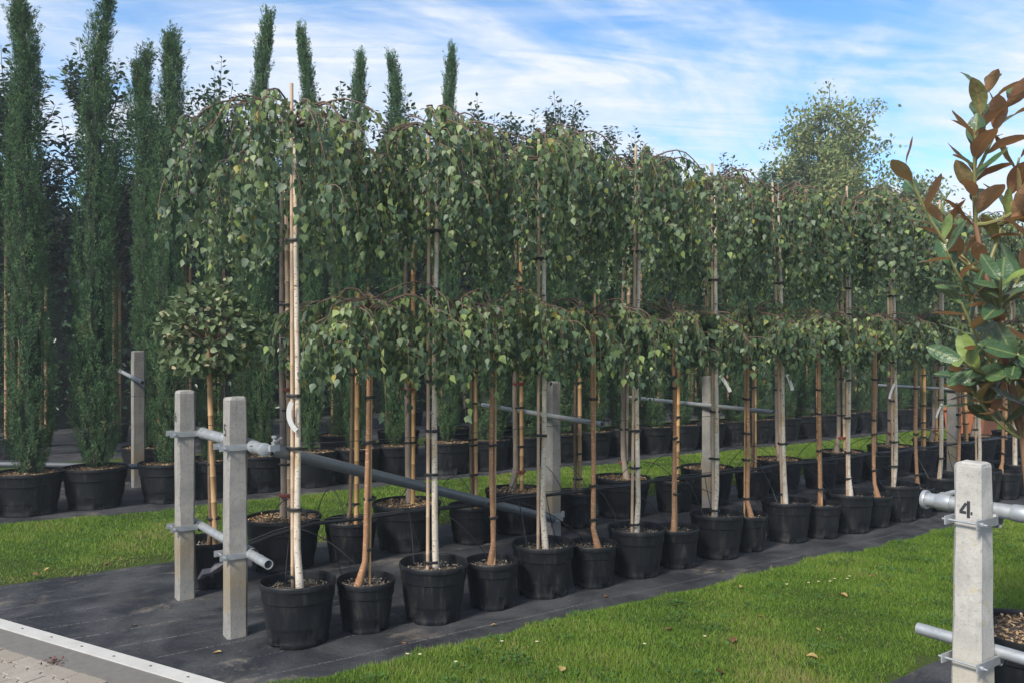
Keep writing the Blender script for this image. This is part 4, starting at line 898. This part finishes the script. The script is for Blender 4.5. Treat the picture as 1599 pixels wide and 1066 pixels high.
# ------------------------------------------------------------------ magnolia and its pot
MU, MV = 3.98, 1.70
root = thing('magnolia_tree', 'large-leaved magnolia with rusty leaf undersides growing beside post 4', 'potted tree', (MU, MV, 0))
add_pot(root, 'wide', 1)
FW = Vector((.566, .824, 0)); RT = CAMR
def mp(right, up, fwd=0.): return RT * right + FW * fwd + Vector((0, 0, up))
# stem measured in metres: right / up / forward from the pot centre
main = [mp(0, .33), mp(-.01, .8), mp(-.04, 1.2, .02), mp(-.10, 1.46, .02), mp(-.167, 1.73), mp(-.225, 1.93), mp(-.265, 2.15), mp(-.275, 2.35), mp(-.25, 2.58), mp(-.215, 2.76)]
MB().tube(main, [.022, .020, .018, .0155, .013, .0115, .010, .008, .0055, .004], 9).build('trunk', 'trunk_magnolia', root, smooth=True)
def mix_path(p0, p1, bow, n=7):
    return [p0.lerp(p1, i / (n - 1)) + Vector((0, 0, -bow * 4 * (i / (n - 1)) * (1 - i / (n - 1)))) for i in range(n)]
BR = [(main[5], mp(-.60, 2.40, -.05), .10), (main[6], mp(-.33, 2.55, -.10), .02), (main[4], mp(-.46, 2.02, -.12), .05), (main[3], mp(-.40, 1.56, -.12), .02), (main[3], mp(-.20, 1.58, -.2), -.02), (main[4], mp(-.08, 2.12, -.14), .03), (main[5], mp(-.06, 2.45, .02), .04), (main[7], mp(-.12, 2.70, .0), .01),
      (main[3], mp(-.36, 1.80, -.06), .05), (main[2], mp(.12, 1.6, -.15), .04), (main[2], mp(-.24, 1.55, .12), .04), (main[2], mp(-.05, 1.66, -.26), .04), (main[3], mp(.14, 1.95, .05), .05), (main[6], mp(.1, 2.30, .0), .05), (main[2], mp(.12, 1.5, -.1), .05), (main[5], mp(-.36, 2.2, .12), .05), (main[2], mp(.02, 1.55, .3), .05),
      (main[4], mp(-.27, 1.90, -.20), .03), (main[2], mp(-.16, 1.62, -.22), .05), (main[2], mp(-.30, 1.46, .02), .04), (main[6], mp(-.08, 2.28, -.16), .04)]
bm_ = MB()
for a, b, bow in BR: bm_.tube(mix_path(a, b, bow), np.linspace(.009, .005, 7), 6)
bm_.build('branches', 'twig_magnolia', root, smooth=True)
def mag_mesh(seed, q):
    rg = random.Random(seed); n = 9; m = 2; V = []; F = []; tint = []; curl = rg.uniform(-.10, .22); fold = rg.uniform(.08, .26); tw = rg.uniform(-.25, .25)
    for i in range(n):
        t = i / (n - 1); w = .225 * math.sin(math.pi * min(1, t ** 1.08 * .965 + .015)) ** .68 * (1 if t < .97 else .5)
        zc_ = -curl * t * t + .03 * math.sin(t * 5 + seed)
        for j in range(-m, m + 1):
            f = j / m; x = w * f; V.append((x * math.cos(tw * t) , t, zc_ + fold * abs(f) ** 1.3 * w * 1.2 + x * math.sin(tw * t) + .010 * math.sin(t * 14 + f * 3 + seed) * abs(f)))
    k = 2 * m + 1
    for i in range(n - 1):
        for j in range(2 * m): F.append((i * k + j, i * k + j + 1, (i + 1) * k + j + 1, (i + 1) * k + j))
    return np_mesh('leaf', np.array(V), np.array(F), 'magnolia_leaf', np.full(len(V), q), True)
MAG = [mag_mesh(s, q) for s, q in zip(range(14), (.1, .3, .5, .6, .2, .7, .4, .85, .55, .95, .15, .45, 1.0, .65))]
rg = random.Random(12)
def put_leaf(p, d, up, L, k=None):
    d = d.normalized(); n = (up - d * up.dot(d)); n = n.normalized() if n.length > 1e-4 else d.orthogonal().normalized(); s = d.cross(n)
    o = link('leaf', MAG[rg.randrange(14) if k is None else k], root); m = Matrix.Identity(4)
    for r_ in range(3): m[r_][0] = s[r_] * L; m[r_][1] = d[r_] * L; m[r_][2] = n[r_] * L; m[r_][3] = p[r_]
    o.matrix_local = m
def whorl(path, n, rise, L0, start=.45):
    P = [Vector(x) for x in path]; ax = (P[-1] - P[-2]).normalized(); a0 = rg.random() * 6.28; e1 = ax.orthogonal().normalized(); e2 = ax.cross(e1)
    for i in range(n):
        t = start + (1 - start) * (i / max(1, n - 1)) ** .75; f = t * (len(P) - 1); j = min(int(f), len(P) - 2); p = P[j].lerp(P[j + 1], f - j); az = a0 + i * 2.4; rad = e1 * math.cos(az) + e2 * math.sin(az)
        k = rise * (.45 + .9 * t) + rg.uniform(-.15, .15); d = rad + ax * k + Vector((0, 0, .10)); up = ax * 1.0 - rad * k * .8 + Vector((rg.uniform(-.35, .35), rg.uniform(-.35, .35), rg.uniform(-.1, .3)))
        put_leaf(p + rad * .006, d, up, L0 * rg.uniform(.8, 1.12) * (1 - .22 * (t > .95)))
for bi, (a, b, bow) in enumerate(BR): whorl(mix_path(a, b, bow), 7 if bi < 8 else 10, .95 if b.z > 2.1 else .55, .168, .35)
whorl(main[5:], 18, 1.0, .172, .05); whorl(main[3:6], 9, .4, .168, .0)
# second pot in that bed is hidden; gravel mat stones left out

# ------------------------------------------------------------------ small things
tp_ = thing('terracotta_planter', 'orange terracotta box planter standing on the grass beyond the birches', 'planter', (15.6, 7.75, .0), .1); mb = MB(); mb.box((0, 0, .25), (.62, .62, .50), 0, 1.12); mb.build('box', 'terracotta', tp_); MB().box((0, 0, .515), (.78, .78, .06)).build('rim', 'terracotta', tp_); MB().box((0, 0, .55), (.66, .66, .012)).build('soil', 'soil', tp_)
rg = np.random.default_rng(9)
def curled_leaf(sd):
    r_ = random.Random(sd); V = []; F = []; n = 6
    for i in range(n):
        t = i / (n - 1); w = .34 * math.sin(math.pi * min(.98, t * .95 + .03)) ** .8
        for j in (-1, -.5, 0, .5, 1): V.append((w * j, t, .16 * abs(j) ** 1.5 * w * 3 + .10 * math.sin(t * 3.1 + sd)))
    for i in range(n - 1):
        for j in range(4): F.append((i * 5 + j, i * 5 + j + 1, i * 5 + j + 6, i * 5 + j + 5))
    return np_mesh('fallen_leaf', np.array(V), np.array(F), 'dry_leaf', np.full(len(V), r_.random()))
FL = [curled_leaf(s) for s in range(5)]
spots = [(3.62, 2.62), (3.45, 2.95), (4.02, 2.85), (3.1, 2.7), (2.75, 2.72), (4.7, 3.1), (3.3, 3.3), (2.5, 3.2), (5.3, 3.3), (3.95, 3.15), (4.3, 3.62)]
for i, (u, v) in enumerate(spots):
    o = link('fallen_leaf', FL[i % 5], None, (u, v, .040), (rg.normal(0, .2), rg.normal(0, .2), rg.random() * 6.28)); L = rg.uniform(.035, .07); o.scale = (L, L, L); tag(o, 'dry brown leaf fallen on the lawn strip beside post 4', 'leaf', 'fallen leaves on the lawn beside post 4')
for i, (u, v) in enumerate([(.62, 6.75), (1.0, 6.68), (.3, 7.2), (1.9, 7.0), (.5, 6.62)]):
    o = link('fallen_leaf', FL[(i + 2) % 5], None, (u, v, .036), (rg.normal(0, .2), rg.normal(0, .2), rg.random() * 6.28)); L = rg.uniform(.04, .06); o.scale = (L, L, L); tag(o, 'dry leaf fallen on the lawn strip behind post 6', 'leaf', 'fallen leaves on the lawn behind post 6')
for i, (u, v) in enumerate([(1.52, 4.28), (1.2, 4.45), (2.05, 4.05), (.9, 5.2), (2.6, 4.0), (3.5, 4.05), (4.6, 4.02)]):
    o = link('fallen_leaf', FL[(i + 1) % 5], None, (u, v, .006), (rg.normal(0, .12), rg.normal(0, .12), rg.random() * 6.28)); L = rg.uniform(.025, .05); o.scale = (L, L, L); tag(o, 'small dry leaf lying on the black ground cover', 'leaf', 'fallen leaves on the ground cover')
dm = MB()
for k in range(11):
    a = 6.283 * k / 11; dm.add([(0, 0, 0), (.006 * math.cos(a - .25), .006 * math.sin(a - .25), .001), (.011 * math.cos(a), .011 * math.sin(a), .002), (.006 * math.cos(a + .25), .006 * math.sin(a + .25), .001)], [(0, 1, 2, 3)])
d_pet = dm.mesh('petals', 'daisy'); d_eye = MB().lathe([(.0001, .004), (.003, .003), (.0042, 0)], 8).mesh('eye', 'daisy_eye')
for i, (u, v) in enumerate([(4.75, 3.42), (4.83, 3.40), (4.9, 3.36), (4.98, 3.38), (5.05, 3.33), (5.12, 3.36), (4.6, 3.48), (1.95, 3.78), (2.0, 3.74), (2.45, 3.66), (2.6, 3.55), (3.05, 3.2), (2.1, 3.55), (3.4, 3.1)]):
    t = thing('daisy', 'tiny white daisy open in the lawn strip beside post 4', 'flower', (u, v, .046), rg.random() * 6, 'daisies in the lawn'); link('petals', d_pet, t); link('eye', d_eye, t)
wd = thing('joint_weed', 'small reddish weed growing in the kerb joint beside the white strip', 'weed', (*sp(.95, .252), .006)); n = 40; th = rg.random(n) * 6.283
P = np.stack([rg.normal(0, .022, n), rg.normal(0, .03, n), rg.uniform(.002, .02, n)], 1); link('leaves', leaves('leaves', P, np.stack([np.cos(th), np.sin(th), rg.uniform(.1, .8, n)], 1), rg.normal(0, .4, (n, 3)) + np.array([0, 0, 1]), rg.uniform(.01, .022, n), rg.uniform(.016, .030, n), rg.uniform(.6, 1., n), 'photinia_leaf', OVAL_T, OVAL_F), wd)['kind'] = 'stuff'

# ------------------------------------------------------------------ the hazy air
hz = MB().box((20, 8, 5.4), (120, 90, 13.2)).build('haze', 'tie'); hz['kind'] = 'stuff'; tag(hz, 'pale thin haze hanging over the whole nursery', 'haze', kind='stuff')
hm = bpy.data.materials.new('haze_air'); hm.use_nodes = True; hm.node_tree.nodes.clear()
ho = hm.node_tree.nodes.new('ShaderNodeOutputMaterial'); hv = hm.node_tree.nodes.new('ShaderNodeVolumePrincipled')
hv.inputs['Color'].default_value = (.80, .88, .95, 1); hv.inputs['Density'].default_value = .0028; hv.inputs['Anisotropy'].default_value = .2
hm.node_tree.links.new(hv.outputs[0], ho.inputs['Volume']); hz.data.materials.clear(); hz.data.materials.append(hm)
